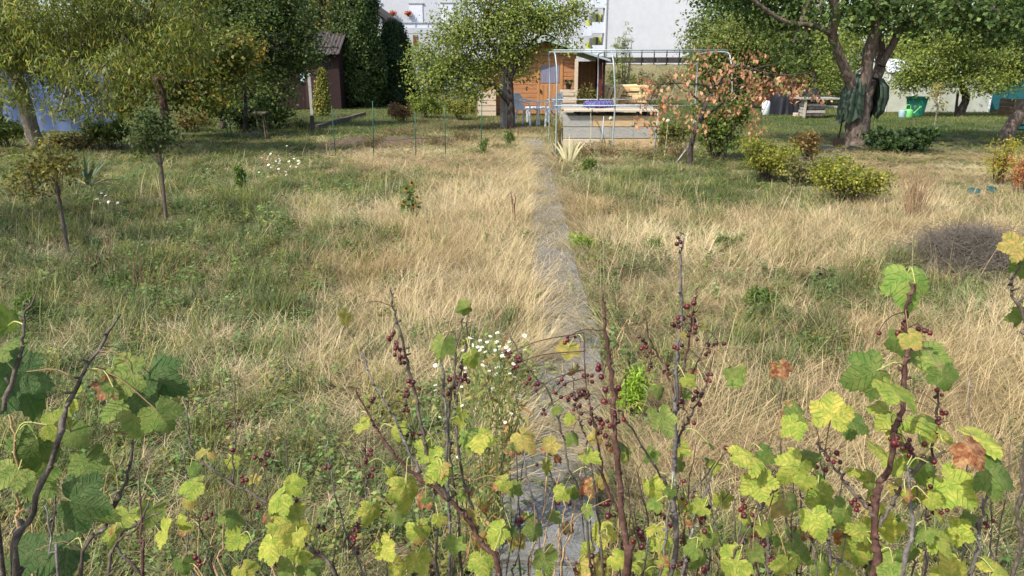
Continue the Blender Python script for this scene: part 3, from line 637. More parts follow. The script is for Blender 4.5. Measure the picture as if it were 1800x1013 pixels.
spots = [(1225, 105), (1240, 120), (1260, 125), (1250, 140), (1295, 118), (1285, 112), (1305, 130), (1322, 132), (1328, 140), (1345, 140), (1352, 145), (1370, 140), (1215, 132), (1205, 130), (1190, 132), (1215, 165), (1240, 170), (1255, 168), (1320, 160), (1330, 165), (1325, 150), (1335, 170), (1385, 155), (1390, 165), (1408, 140), (1410, 150), (1420, 160), (1435, 168), (1370, 150), (1150, 155), (1140, 160), (1160, 165), (1135, 140), (1130, 175), (1185, 165), (1280, 195), (1285, 190), (1320, 180), (1322, 220), (1338, 220), (1330, 200), (1322, 240), (1205, 195), (1210, 205), (1150, 205), (1128, 208), (1145, 225), (1235, 195), (1255, 155), (1270, 152), (1232, 225), (1335, 96), (1310, 100), (1230, 90), (1255, 95), (1165, 190), (1175, 178), (1300, 165), (1395, 145)]
for k in range(295):
    x, y = rnd.choice(spots); x += rnd.gauss(0, 7); y += rnd.gauss(0, 6); c = at(x, y, Yd + rnd.gauss(0, .22))
    o = bpy.data.objects.new('leaf', rnd.choice(DL)); COL.objects.link(o); o.parent = dt; o.location = c - B
    s = rnd.uniform(.055, .095); o.scale = (s, s, s); o.rotation_euler = (R(-90) + rnd.gauss(0, .3), rnd.gauss(0, .25), rnd.uniform(0, 6.28))
    q = rnd.random(); col = (.48, .235, .115) if q < .6 else ((.58, .33, .18) if q < .85 else (.32, .15, .08)); o.color = (*[e * rnd.uniform(.85, 1.15) for e in col], 1)
L = np.array([tuple(p) for p in ends])
for (x, y) in spots:
    c = at(x, y - 4, Yd); a = Vector(L[np.linalg.norm(L - np.array(c), axis=1).argmin()]); mb.tube([a, a.lerp(c, .5) + Vector((0, 0, .05)), c], [.005, .002], 4, False)
    for _ in range(2): mb.tube([c, c + Vector((rnd.gauss(0, .08), rnd.gauss(0, .15), rnd.gauss(-.02, .06)))], [.002, .0012], 3, False)
mb.build('trunk', M_BARKD, dt, smooth=True)
nn = 950; sp = np.array([tuple(at(*rnd.choice(spots), Yd)) for _ in range(nn)]) + rng.normal(0, [.07, .28, .07], (nn, 3))
v, f, c = leaf_cloud(sp - np.array(B), rng.normal(0, .6, (nn, 3)) + np.array([0, -.6, .2]), rng.normal(0, .4, (nn, 3)) + np.array([0, 0, -1]), rng.uniform(.05, .10, nn), pick_cols(nn, [(4, (.46, .23, .12)), (2, (.56, .34, .19)), (1, (.3, .15, .08)), (3, (.16, .20, .06))]), T_OVAL)
put(add_mesh('foliage', np_mesh('foliage', v, [f], M_LEAF, c), dt), kind='stuff')
# ================================================================ BUILDINGS AND BUILT THINGS
def boxp(parent, name, mat, c, size, rz=0.0, bev=0.0, rx=0, ry=0):
    mb = MB(); mb.box(c, size, rz=rz, bev=bev, rx=rx, ry=ry); return mb.build(name, mat, parent)
M_WALL = plain('white_render', (.44, .46, .49), .08, .6, .9, .2, bump=.1); M_WALL2 = plain('white_tower_render', (.54, .55, .575), .04, .3, .9, .2, bump=.05)
M_SHUT = plain('white_shutter', (.56, .59, .65), .05, 3, .6); M_GLASS = plain('window_glass', (.06, .075, .09), .3, 2, .08, .6, bump=0)
M_DARKR = plain('dark_roof_tile', (.05, .042, .04), .4, 8, .8); M_RAIL = plain('grey_rail', (.35, .36, .37), .2, 5, .5)
M_ORANGEW = plain('honey_stained_wood', (.40, .185, .08), .32, 3, .6, .3, stretch=(1.2, 1.2, 14), c2=(.24, .105, .045)); M_DOORW = plain('honey_door_wood', (.44, .215, .085), .28, 3, .55, .3, stretch=(14, 14, 1.0), c2=(.29, .125, .05))
M_DKBROWN = plain('dark_brown_stain', (.026, .013, .012), .4, 4, .75, .2, stretch=(1, 1, 8)); M_REDW = plain('dark_red_stain', (.12, .028, .022), .35, 4, .75, .2, stretch=(10, 10, 1))
M_GREYW = plain('weathered_grey_wood', (.34, .33, .30), .4, 6, .85, .2, stretch=(2, 2, 12), c2=(.19, .18, .16)); M_GREYV = plain('weathered_grey_post', (.33, .32, .30), .35, 7, .85, .2, stretch=(14, 14, 1.2), c2=(.16, .155, .145)); M_OCHW = plain('raw_ochre_board', (.50, .36, .20), .35, 4, .8, .2, stretch=(2, 10, 10), c2=(.34, .24, .14)); M_PALEW = plain('pale_raw_board', (.56, .46, .34), .3, 5, .8, .2, stretch=(1, 1, 8))
M_GALV = plain('galvanised_pipe', (.33, .38, .39), .3, 25, .5, .4, .3); M_WHITEP = plain('white_plastic', (.74, .76, .78), .12, 6, .45, .4, bump=.05); M_GREENP = plain('green_plastic', (.012, .17, .10), .15, 5, .45, .4, bump=.05); M_LIME = plain('lime_plastic', (.16, .52, .14), .15, 5, .4, .4, bump=.03)
M_STAKE = plain('green_coated_stake', (.015, .085, .055), .3, 40, .5); M_BLACKT = plain('black_tarpaulin', (.012, .013, .018), .4, 3, .65, .25); M_ROOFM = plain('teal_grey_roof_sheet', (.33, .40, .40), .2, 3, .5); M_CURT = plain('striped_curtain', (.20, .20, .27), .6, 6, .9, stretch=(14, 1, .2), bump=.1); M_BLACKM = plain('black_metal', (.02, .02, .02), .3, 20, .5)

# ---- white house far behind
Yh = 58.0; A_ = at(600, 100, Yh); B_ = at(880, 100, Yh)
h = thing('house', 'white rendered house with balcony and red flower baskets behind the conifers', 'house', (A_.x, Yh, 0))
xl, xr = A_.x, B_.x; boxp(h, 'wall', M_WALL, ((xl + xr) / 2, Yh + 4, 6.5), (xr - xl, 8, 13))
def wpx(parent, nm, mt, x0, y0, x1, y1, Y, th=.1, out=0.0):
    a, b = at(x0, y0, Y), at(x1, y1, Y); return boxp(parent, nm, mt, ((a.x + b.x) / 2, Y - th / 2 - out, (a.z + b.z) / 2), (abs(b.x - a.x), th, abs(a.z - b.z)))
for x0, x1, y0, y1 in ((657, 671, 7, 45), (719, 744, 7, 52), (775, 798, 6, 50), (835, 858, 6, 50)):
    wd = wpx(h, 'window', M_SHUT, x0, y0, x1, y1, Yh, .06, .003); wpx(wd, 'lintel', M_RAIL, x0 - 1, y0 - 2, x1 + 1, y0, Yh, .12)
wpx(h, 'balcony', M_WALL, 690, 50, 775, 60, Yh - 1.2, .9); wpx(h, 'balcony_panel', M_SHUT, 695, 41, 775, 50, Yh - 1.95, .05)
for x0 in (695, 707, 730, 752, 774): wpx(h, 'railing_post', M_RAIL, x0 - .5, 40, x0 + .5, 50, Yh - 2.03, .04)
wpx(h, 'railing', M_RAIL, 694, 39.2, 776, 40.4, Yh - 2.03, .05); wpx(h, 'door', plain('brown_door', (.14, .06, .04), .3, 5), 726, 62, 735, 84, Yh, .05, .002)
m_fl = [(3, (.55, .10, .05)), (1, (.60, .20, .08)), (1, (.12, .16, .05))]
for x, y in ((690, 23), (718, 23)):
    c = at(x, y, Yh - .35); t = thing('flower_basket', 'red-orange hanging flower basket on the white house, %s' % ('between the two windows' if x == 690 else 'touching the tall shuttered window'), 'flower basket', c - Vector((0, 0, .2)), 'flower baskets on the house')
    me, cc = crown_mesh('flowers', [(c, (.26, .2, .15))], 40, 8, .05, .09, m_fl, T_OVAL, M_LEAF, .2, OFF[t]); add_mesh('flowers', me, t); mb = MB(); mb.lathe(tuple(c - Vector((0, 0, .25))), [(.06, 0), (.15, .12), (.19, .2)], 10); mb.tube([c + Vector((0, 0, -.05)), c + Vector((0, .36, .0))], .02, 5); mb.build('basket', M_BLACKM, t)
# small dark-roofed house in front of it
Yg = 48.0; g0, g1 = at(640, 60, Yg), at(679, 33, Yg); t = thing('dark_roofed_house', 'white gable with dark tiled roof edge and small square window beside the thuja', 'house', (g0.x, Yg, 0))
zr = g1.z; mb = MB(); x0, x1, xm = g0.x - 3.2, g1.x - .25, (g0.x - 3.2 + g1.x) / 2; zt = at(640, -15, Yg).z
mb.add([(x0, Yg, 0), (x1, Yg, 0), (x1, Yg, zr), (xm, Yg, zt), (x0, Yg, zr), (x0, Yg + 6, 0), (x1, Yg + 6, 0), (x1, Yg + 6, zr), (xm, Yg + 6, zt), (x0, Yg + 6, zr)], [(0, 1, 2, 3, 4), (9, 8, 7, 6, 5), (1, 6, 7, 2), (5, 0, 4, 9), (2, 7, 8, 3), (3, 8, 9, 4)]); mb.build('wall', M_WALL, t)
for sx in (1, -1):
    e = Vector((xm + sx * (x1 - xm + .35), Yg - .3, zr - .14)); r_ = Vector((xm, Yg - .3, zt + .05)); mb = MB(); q = Vector((0, 6.6, 0)); up = Vector((0, 0, .22)); mb.add([e, r_, r_ + q, e + q, e + up, r_ + up, r_ + q + up, e + q + up], [(0, 1, 5, 4), (3, 2, 1, 0), (4, 5, 6, 7), (2, 3, 7, 6), (0, 4, 7, 3)]); mb.build('roof', M_DARKR, t)
wd = wpx(t, 'window', M_SHUT, 659, 32, 670.5, 40, Yg, .05, .003); wpx(wd, 'pane', M_GLASS, 660, 33, 669.5, 39, Yg, .05, .012)

# ---- tall white block and its balconied neighbour
Yt = 78.0; a, b = at(1066, 60, Yt), at(1236, 60, Yt); t = thing('apartment_tower', 'tall plain white apartment block gable rising behind the garden', 'building', (a.x, Yt, 0))
boxp(t, 'wall', M_WALL2, ((a.x + b.x) / 2, Yt + 5, 11), (b.x - a.x, 10, 22)); boxp(t, 'drainpipe', M_RAIL, (a.x - .06, Yt - .05, 9), (.1, .1, 18)); boxp(t, 'plinth', M_RAIL, ((a.x + b.x) / 2, Yt - .03, .5), (b.x - a.x + .1, .1, 1.0))
Yn = 82.0; a, b = at(990, 60, Yn), at(1064, 60, Yn); t = thing('balcony_block', 'white apartment block with stacked grey balconies and lime-yellow panels', 'building', (a.x, Yn, 0))
boxp(t, 'wall', M_WALL, ((a.x + b.x) / 2, Yn + 4, 10), (b.x - a.x, 8, 20)); m_li = plain('lime_panel', (.50, .52, .12), .12, 3, .7); m_bal = plain('balcony_grey', (.52, .56, .62), .08, 3, .7)
for y0 in (-22, 22, 62):
    wpx(t, 'balcony_panel', m_bal, 1041, y0 + 18, 1064, y0 + 37, Yn - 1.2, .9); wd = wpx(t, 'window', m_li, 1043, y0 + 3, 1062, y0 + 18, Yn, .06, .003)
    wpx(wd, 'pane', M_GLASS, 1047, y0 + 4, 1051, y0 + 18, Yn, .05, .07); wpx(wd, 'pane', M_GLASS, 1057, y0 + 4, 1060, y0 + 18, Yn, .05, .07)
    wpx(t, 'balcony_panel', m_bal, 1024, y0 + 24, 1039, y0 + 42, Yn - .7, .6); wpx(t, 'window', m_li, 1030, y0 + 12, 1038, y0 + 24, Yn, .06, .003); wpx(t, 'window', M_SHUT, 996, y0 + 10, 1012, y0 + 34, Yn, .06, .003)

# ---- long dark fence and bank beyond the cabin
Yf = 46.0; a, b = at(1040, 100, Yf), at(1260, 100, Yf); t = thing('bank_fence', 'dark long fence along the dry bank below the white tower', 'fence', (a.x, Yf, 0)); zt = at(1100, 101, Yf).z
for k in range(11): x = a.x + (b.x - a.x) * k / 10; boxp(t, 'post', M_BLACKM, (x, Yf, (zt + .2) / 2), (.06, .06, zt + .6))
mb = MB(); mb.box(((a.x + b.x) / 2, Yf + .06, zt - .16), (b.x - a.x, .03, .32)); mb.build('board', M_DARKR, t)
mb = MB(); NX, NZ = 40, 8; V = []; Fq = []
for i in range(NX + 1):
    for j in range(NZ + 1):
        u, v_ = i / NX, j / NZ; V.append((a.x - 3 + (b.x - a.x + 8) * u, Yf - 7 + 7.3 * v_ + .3 * math.sin(i * 1.7 + j), (zt - .35) * (v_ ** .7) * min(1, u * 8, (1 - u) * 8) - .03 + .06 * math.sin(i * 2.3) * math.sin(j * 1.9)))
for i in range(NX):
    for j in range(NZ): q = i * (NZ + 1) + j; Fq.append((q, q + NZ + 1, q + NZ + 2, q + 1))
mb.add(V, Fq); put(mb.build('bank', plain('dry_bank', (.19, .165, .085), .5, 1.5, .95, c2=(.12, .13, .05)), smooth=True), kind='structure')
bl = [((a.x + (b.x - a.x) * rnd.random(), Yf - rnd.uniform(.5, 7), rnd.uniform(.1, zt * .6)), (rnd.uniform(.5, 1.1), .6, rnd.uniform(.3, .6))) for _ in range(60)]
me, _ = crown_mesh('bank_scrub', bl, 800, 14, .2, .13, [(3, (.23, .2, .09)), (3, (.16, .17, .06)), (2, (.33, .26, .14))], T_LANCE, M_LEAF, -.6); put(add_mesh('bank_scrub', me), 'dry olive scrub growing on the bank below the long fence', 'scrub', kind='stuff')

# ---- honey-coloured cabin
Yc = 26.5
def cz(y): return at(950, y, Yc).z
x0, x1 = at(842, 180, Yc).x, at(1011, 180, Yc).x; xa = at(958, 90, Yc).x; eave, apex = cz(118), cz(76); dep = 3.4
cb = thing('garden_cabin', 'honey-stained wooden garden cabin with curtained door behind the plum tree', 'cabin', (xa, Yc, 0))
zz = .05; ph = .138; xl_ = x0; d0, d1 = at(948, 150, Yc).x, at(985, 150, Yc).x; dtop = cz(108)
xe = at(1070, 110, Yc).x; ze = cz(112); sl_ = (apex - ze) / (xe - xa); eL, eR = apex - (xa - xl_) * sl_, apex - (x1 - xa) * sl_
while zz < apex - .02:
    zc = zz + ph / 2; L_, R_ = max(xl_, xa - (apex - zc) / sl_), min(x1, xa + (apex - zc) / sl_)
    segs = [(L_, R_)] if zc > dtop else [(L_, d0), (d1, R_)]
    for p, q in segs:
        if q - p > .05: boxp(cb, 'plank', M_ORANGEW, ((p + q) / 2, Yc, zc), (q - p, .05, ph - .008), bev=.008)
    zz += ph
mb = MB(); mb.add([(xl_, Yc + .028, 0), (x1, Yc + .028, 0), (x1, Yc + .028, eR), (xa, Yc + .028, apex), (xl_, Yc + .028, eL), (xl_, Yc + dep, 0), (x1, Yc + dep, 0), (x1, Yc + dep, eR), (xa, Yc + dep, apex), (xl_, Yc + dep, eL)], [(0, 1, 2, 3, 4), (9, 8, 7, 6, 5), (1, 6, 7, 2), (5, 0, 4, 9), (2, 7, 8, 3), (3, 8, 9, 4)]); mb.build('wall', M_ORANGEW, cb)
dr = boxp(cb, 'door', M_DOORW, ((d0 + d1) / 2, Yc + .0, dtop / 2 + .02), (d1 - d0 - .01, .05, dtop - .04)); zs, zt_ = cz(146), cz(115)
boxp(dr, 'door_pane', M_CURT, ((d0 + d1) / 2, Yc - .03, (zs + zt_) / 2), (d1 - d0 - .10, .02, zt_ - zs)); boxp(dr, 'handle', M_BLACKM, (d0 + .04, Yc - .06, cz(160)), (.03, .06, .12))
for q in range(5): xq = d0 + (d1 - d0) * (q + .5) / 5; boxp(dr, 'door_board', M_DOORW, (xq, Yc - .031, zs / 2), ((d1 - d0) / 5 - .012, .014, zs - .12))
for xq in (d0 - .035, d1 + .035): boxp(cb, 'door_frame', M_DOORW, (xq, Yc - .034, dtop / 2), (.08, .03, dtop))
boxp(cb, 'door_frame', M_DOORW, ((d0 + d1) / 2, Yc - .036, dtop + .03), (d1 - d0 + .16, .03, .07))
for sx, ex in ((1, xe), (-1, xl_ - .35)):
    mb = MB(); p = Vector((xa, Yc - .5, apex + .06)); q = Vector((ex, Yc - .5, apex + .06 - abs(ex - xa) * sl_)); dv = Vector((0, dep + .9, 0)); up = Vector((0, 0, .07)); mb.add([p, q, q + dv, p + dv, p + up, q + up, q + dv + up, p + dv + up], [(3, 2, 1, 0), (4, 5, 6, 7), (0, 1, 5, 4), (1, 2, 6, 5), (2, 3, 7, 6), (3, 0, 4, 7)]); mb.build('roof', M_ROOFM, cb)
# porch at the side: post, back wall, red corner board
pz = cz(104); boxp(cb, 'porch_post', M_PALEW, (at(1011, 150, Yc).x, Yc - .35, pz / 2), (.11, .11, pz)); xw = at(1053, 150, Yc).x
for q in range(6): xq = x1 + .05 + (xw - x1) * (q + .5) / 6; boxp(cb, 'porch_board', M_ORANGEW, (xq, Yc + 1.2, .9), ((xw - x1) / 6 - .004, .03, 1.8))
boxp(cb, 'corner_board', M_REDW, (xw + .05, Yc + .6, .95), (.10, 1.2, 1.9)); boxp(cb, 'corner_post', M_DKBROWN, (xw + .14, Yc - .1, .97), (.08, .08, 1.94))
xs_ = at(872, 180, Yc - .4).x; xq0 = at(840, 180, Yc - .4).x
# whitish board lean-to at the far side of the plum trunk
t = thing('board_box', 'whitish weathered slatted compost box beside the cabin', 'box', ((xs_ + xq0) / 2, Yc - .6, 0)); zq = at(850, 158, Yc - .6).z
for k in range(5):
    boxp(t, 'slat', M_PALEW, ((xs_ + xq0) / 2, Yc - .6, .09 + k * zq / 5), (xs_ - xq0, .03, zq / 5 - .02)); boxp(t, 'slat', M_PALEW, (xq0 + .02, Yc - .2, .09 + k * zq / 5), (.03, .74, zq / 5 - .02)); boxp(t, 'slat', M_PALEW, (xs_ - .02, Yc - .2, .09 + k * zq / 5), (.03, .74, zq / 5 - .02))
for xx in (xq0 + .05, xs_ - .05): boxp(t, 'corner_post', M_GREYV, (xx, Yc - .56, zq / 2), (.05, .05, zq))
# crates piled by the porch
a = at(985, 190, Yc - 1.0); b = at(1014, 157, Yc - 1.0)
nc = 4
for k in range(nc):
    hh = b.z / nc; t = thing('wooden_crate', '%s pale slatted wooden crate of the pile beside the cabin door' % ('bottom', 'second lowest', 'second highest', 'topmost')[k], 'crate', ((a.x + b.x) / 2, Yc - 1.0, k * hh), 'crates piled by the porch')
    wx = b.x - a.x
    for q in range(2): zq = k * hh + hh * (.28 + .45 * q); boxp(t, 'slat', M_PALEW, ((a.x + b.x) / 2, Yc - 1.0, zq), (wx - .002 * k, .02, hh * .38)); boxp(t, 'slat', M_PALEW, ((a.x + b.x) / 2, Yc - .62, zq), (wx, .02, hh * .38)); boxp(t, 'end_board', M_PALEW, (a.x + .012, Yc - .81, zq), (.02, .36, hh * .38)); boxp(t, 'end_board', M_PALEW, (b.x - .012, Yc - .81, zq), (.02, .36, hh * .38))
    for xx in (a.x + .04, b.x - .04): boxp(t, 'corner_post', M_PALEW, (xx, Yc - .975, k * hh + hh * .5), (.04, .03, hh * .96))
    boxp(t, 'bottom', M_PALEW, ((a.x + b.x) / 2, Yc - .81, k * hh + .015), (wx - .05, .34, .015))
t = thing('flower_pot', 'small dark pot plant on top of the crate pile', 'flower pot', ((a.x + b.x) / 2, Yc - .85, b.z)); c = Vector(((a.x + b.x) / 2, Yc - .85, b.z)); mb = MB(); mb.lathe(tuple(c), [(.07, 0), (.10, .14), (.11, .15)], 12); mb.build('pot', M_BLACKM, t); me, _ = crown_mesh('foliage', [(c + Vector((0, 0, .2)), (.13, .12, .09))], 20, 8, .03, .06, DKG, T_OVAL, M_LEAF, .2, OFF[t]); add_mesh('foliage', me, t)

# ---- firewood pile
Yw = 27.3; a, b = at(1056, 180, Yw), at(1122, 146, Yw); t = thing('firewood_pile', 'stacked pale split firewood beside the cabin', 'woodpile', (a.x, Yw, 0)); m_cut = plain('pale_cut_wood', (.66, .50, .26), .3, 9, .8)
m_cut2 = plain('orange_cut_wood', (.55, .30, .14), .3, 9, .8)
zc = .07
while zc < b.z:
    x = a.x + rnd.uniform(0, .1)
    while x < b.x:
        L = rnd.uniform(.10, .45) if rnd.random() < .5 else rnd.uniform(.4, .6); hq = rnd.uniform(.10, .13); boxp(t, 'log', m_cut if rnd.random() < .8 else m_cut2, (x + L / 2, Yw + rnd.uniform(-.04, .04), zc), (L - .015, rnd.uniform(.35, .45), hq), rx=rnd.uniform(-.15, .15), ry=rnd.uniform(-.05, .05), bev=.015); x += L
    zc += .125
for k in range(4): boxp(t, 'log', m_cut, (a.x + .05 + k * .16, Yw - .35, .48 + .05 * (k % 2)), (.13, .11, .85), ry=.22 + .05 * k, rx=.16, bev=.012)

# ---- white garden chairs and table
def chair(label, foot, Y, rz):
    B = gp(*foot); B.y = Y; B.x = at(foot[0], foot[1], Y).x; t = thing('garden_chair', label, 'chair', B, 'white chairs by the cabin'); M3 = Matrix.Rotation(rz, 3, 'Z')
    def W_(p): return B + M3 @ Vector(p)                # local: the seat faces +X
    mb = MB(); mb.add([W_(p) for p in [(-.20, -.22, .42), (.24, -.24, .44), (.24, .24, .44), (-.20, .22, .42), (-.20, -.22, .45), (.24, -.24, .465), (.24, .24, .465), (-.20, .22, .45)]], [(3, 2, 1, 0), (4, 5, 6, 7), (0, 1, 5, 4), (1, 2, 6, 5), (2, 3, 7, 6), (3, 0, 4, 7)]); mb.build('seat', M_WHITEP, t)
    for sy in (-1, 1):
        for p, q in (((.22, sy * .23, .45), (.28, sy * .27, -.01)), ((-.17, sy * .21, .45), (-.27, sy * .25, -.01))): mb = MB(); mb.tube([W_(p), W_(q)], [.038, .026], 6); mb.build('leg', M_WHITEP, t)
        mb = MB(); mb.tube(smooth_line([W_(p) for p in ((.27, sy * .27, .44), (.25, sy * .28, .62), (.10, sy * .28, .66), (-.24, sy * .24, .72))], 3), .024, 6); mb.build('armrest', M_WHITEP, t)
    bk = MB(); bk.tube(smooth_line([W_(p) for p in ((-.20, -.22, .44), (-.27, -.23, .72), (-.32, -.14, .86), (-.33, 0, .88), (-.32, .14, .86), (-.27, .23, .72), (-.20, .22, .44))], 3), .024, 6); bk = bk.build('backrest', M_WHITEP, t)
    for q in range(5): y_ = -.14 + .07 * q; mb = MB(); mb.beam(W_((-.20, y_, .45)), W_((-.325, y_, .86)), .035, .012); mb.build('slat', M_WHITEP, bk)
Yq = 21.9
chair('white plastic garden chair beside the plum trunk', (925, 222), Yq, R(-30)); chair('white plastic garden chair at the corner of the pipe frame', (966, 222), Yq - .1, R(205))
c = gp(945, 214); t = thing('garden_table', 'low white table between the two garden chairs', 'table', c); boxp(t, 'tabletop', M_WHITEP, tuple(c + Vector((0, 0, .42))), (.75, .5, .035), bev=.008)
for sx in (-1, 1):
    for sy in (-1, 1): boxp(t, 'leg', M_WHITEP, tuple(c + Vector((sx * .32, sy * .2, .20))), (.05, .05, .41))
# grey boards propping the plum tree
B = gp(888, 224)
for k, (x, w_, yt) in enumerate(((884, .05, 120), (889.5, .17, 112), (881, .035, 140))):
    p = gp(x, 223); zt = at(x, yt, p.y).z; mb = MB(); mb.box((p.x, p.y - .16 - .05 * (k != 1), zt / 2 - .03), (w_, .045, zt + .06), ry=.01 * (k - 1), bev=.006); put(mb.build('support_board', M_GREYV, loc=(p.x, p.y, 0)), ('thin grey upright lath beside the plum trunk', 'broad weathered grey board standing against the plum trunk', 'short thin grey stake next to the plum boards')[k], 'board')

# ---- galvanised pipe frame of a tunnel without its film
fx = [at(977, 272, 14.2).x, at(1075, 272, 14.2).x, at(1276, 272, 14.2).x]; y0, y1 = 14.2, 16.9; zt = at(1000, 92, 14.7).z; zr = at(1000, 186, y0).z
t = thing('pipe_frame', 'bare galvanised pipe frame of a small polytunnel over the raised bed', 'frame', (fx[0], y0, 0))
for k, x in enumerate(fx):
    mb = MB(); c = .42; pts = [(x, y0, -.05), (x + (.03 if k else 0), y0, zt * .5), (x, y0 + .02, zt - c), (x - .02, y0 + .12, zt - .14), (x - .04, y0 + .42, zt), (x - .04, y1 - .42, zt), (x - .02, y1 - .12, zt - .14), (x, y1, zt - c), (x, y1, zt * .5), (x, y1, -.05)]; mb.tube(smooth_line(pts, 5), .014, 8); mb.build('hoop', M_GALV, t, smooth=True)
for nm, y_, z_, e in (('rail', y0 - .03, zr, .25), ('rail', y1 + .03, zr, .3), ('rail', y0 + .40, zt + .035, .0), ('rail', y1 - .42, zt + .035, 0)): mb = MB(); mb.tube([(fx[0] - .05, y_, z_), (fx[2] + e * 0 - .02 + (0 if z_ > 1.5 else -.35), y_, z_)], .012, 8); mb.build(nm, M_GALV, t, smooth=True)
for x, yb, yt, Yp in ((1150, 275, 195, 14.1), (1055, 272, 205, 14.25)): p = gp(x, yb); mb = MB(); mb.tube([(p.x, Yp, -.03), (p.x + .03, Yp, at(x, yt, Yp).z)], .013, 6); mb.build('stake', M_GALV, t, smooth=True)
mb = MB(); a, b = gp(1186, 290), at(1212, 255, 13.0); mb.tube([a, b], .013, 6); put(mb.build('prop_stick', M_GREYV, loc=a), 'thin grey stick propping the dying tree', 'stick')
# ---- raised bed
Yr = 15.2; a, b = at(990, 250, Yr), at(1158, 250, Yr); t = thing('raised_bed', 'raised bed of grey and ochre boards under the pipe frame', 'raised bed', (a.x, Yr, 0)); top = at(1000, 203, Yr).z
rows = 3; hh = top / rows
for k in range(rows):
    split = a.x + (b.x - a.x) * (.38, .5, .30)[k]; mats = ((M_PALEW, M_OCHW), (M_GREYW, M_GREYW), (M_GREYW, M_OCHW))[k]
    for (p, q), mt in zip(((a.x, split), (split, b.x)), mats): boxp(t, 'board', mt, ((p + q) / 2, Yr, hh * (k + .5)), (q - p - .006, .035, hh - .012), bev=.006)
    boxp(t, 'board', M_GREYW, ((a.x + b.x) / 2, Yr + 1.1, hh * (k + .5)), (b.x - a.x, .035, hh - .012)); boxp(t, 'board', M_GREYW, (a.x + .02, Yr + .55, hh * (k + .5)), (.035, 1.05, hh - .012)); boxp(t, 'board', M_OCHW, (b.x - .02, Yr + .55, hh * (k + .5)), (.035, 1.05, hh - .012))
boxp(t, 'soil', plain('bed_soil', (.06, .045, .03), .4, 9), ((a.x + b.x) / 2, Yr + .55, top - .10), (b.x - a.x - .05, 1.04, .05)); l0 = at(992, 196, Yr + .1).z
for q in range(3): boxp(t, 'lid_board', M_PALEW if q == 0 else M_GREYW, ((a.x + b.x) / 2 - .03, Yr + .05 + q * .42, l0 + .03 + .02 * q), (b.x - a.x - .08, .36, .03), rx=.04)
for xx in (a.x + .3, b.x - .3, (a.x + b.x) / 2): boxp(t, 'lid_batten', M_DKBROWN, (xx, Yr + .47, (top + l0) / 2 + .01), (.05, 1.0, max(.03, l0 - top + .02)))
c = Vector((at(1052, 190, Yr + .45).x, Yr + .5, l0 + .055)); t = thing('purple_basket', 'purple plastic washing-up basket lying upturned on the raised bed lid', 'basket', c); m_pu = plain('purple_plastic', (.075, .065, .22), .3, 8, .55)
mb = MB(); mb.lathe((0, 0, 0), [(.32, 0), (.315, .04), (.28, .10), (.22, .125), (.05, .135)], 20); mb.v = [(x * 1.0 + c.x, y * .7 + c.y, z + c.z) for x, y, z in mb.v]; bd = mb.build('body', m_pu, t, smooth=True)
for k in range(20): q = k * math.pi / 10; mb = MB(); mb.tube([c + Vector((math.cos(q) * r, math.sin(q) * r * .7, z)) for r, z in ((.325, .0), (.32, .04), (.285, .103), (.225, .13))], .010, 5); mb.build('rib', plain('pale_purple_plastic', (.16, .15, .34), .2, 8, .55) if k == 0 else MATS['pale_purple_plastic'], bd)
c = gp(978, 272); mb = MB(); mb.box(tuple(c + Vector((.14, 0, .05))), (.13, .2, .11), rz=.2, bev=.01); put(mb.build('concrete_block', M_SLAB, loc=c), 'small concrete block at the foot of the frame corner', 'block')

# ---- green stakes of the bean bed and a line between them
st = [(590, 276, 583, 186), (657, 280, 655, 178), (731, 276, 730, 200), (783, 272, 782, 182), (846, 270, 847, 178)]
for x, y, xt, yt in st:
    p = gp(x, y); q = at(xt, yt, p.y); mb = MB(); mb.tube([p - Vector((0, 0, .05)), p.lerp(q, .5), q], .0085, 6, jit=.15); put(mb.build('plant_stake', M_STAKE, loc=p, smooth=True), {590: 'leaning green plant stake at the shed end of the bean bed', 657: 'tallest upright green stake beside the leaning one', 731: 'shortest green plant stake in the bean bed', 783: 'green plant stake between the shortest one and the last', 846: 'green stake at the path end of the bean bed'}[x], 'stake', 'green stakes in the bean bed')
mb = MB()
for i in range(4): p, q = gp(*st[i][:2]), gp(*st[i + 1][:2]); p.z = q.z = .34; mb.tube([p, p.lerp(q, .5) - Vector((0, 0, .02)), q], .004, 4)
put(mb.build('string', M_STAKE), 'thin green string tied between the plant stakes', 'string')
for x, y, yt in ((897, 247, 222), (911, 240, 222)): p = gp(x, y); q = at(x, yt, p.y); mb = MB(); mb.tube([p - Vector((0, 0, .05)), q], .010, 6); put(mb.build('plant_stake', plain('rusty_stake', (.16, .05, .03), .3, 30) if x == 897 else MATS['rusty_stake'], loc=p), 'short rusty red stake %s the plum boards' % ('directly before' if x == 897 else 'standing a step aside from'), 'stake', 'rusty stakes by the plum tree')
# bed of reddish soil with plants
m_rs = plain('reddish_soil', (.12, .078, .05), .5, 6, .95, c2=(.06, .045, .03), bdist=.03)
mb = MB(); V = []; c0 = gp(690, 250)
for i in range(29):
    for j in range(9): u, v_ = i / 28 - .5, j / 8 - .5; V.append((c0.x + u * 3.0, c0.y + v_ * 2.0, (.09 + .03 * math.sin(i * 2.1 + j)) * max(0, 1 - (2 * u) ** 4) * max(0, 1 - (2 * v_) ** 4) - .008 + rnd.uniform(-.01, .01)))
mb.add(V, [(i * 9 + j, (i + 1) * 9 + j, (i + 1) * 9 + j + 1, i * 9 + j + 1) for i in range(28) for j in range(8)]); put(mb.build('soil_bed', m_rs, smooth=True), kind='structure')

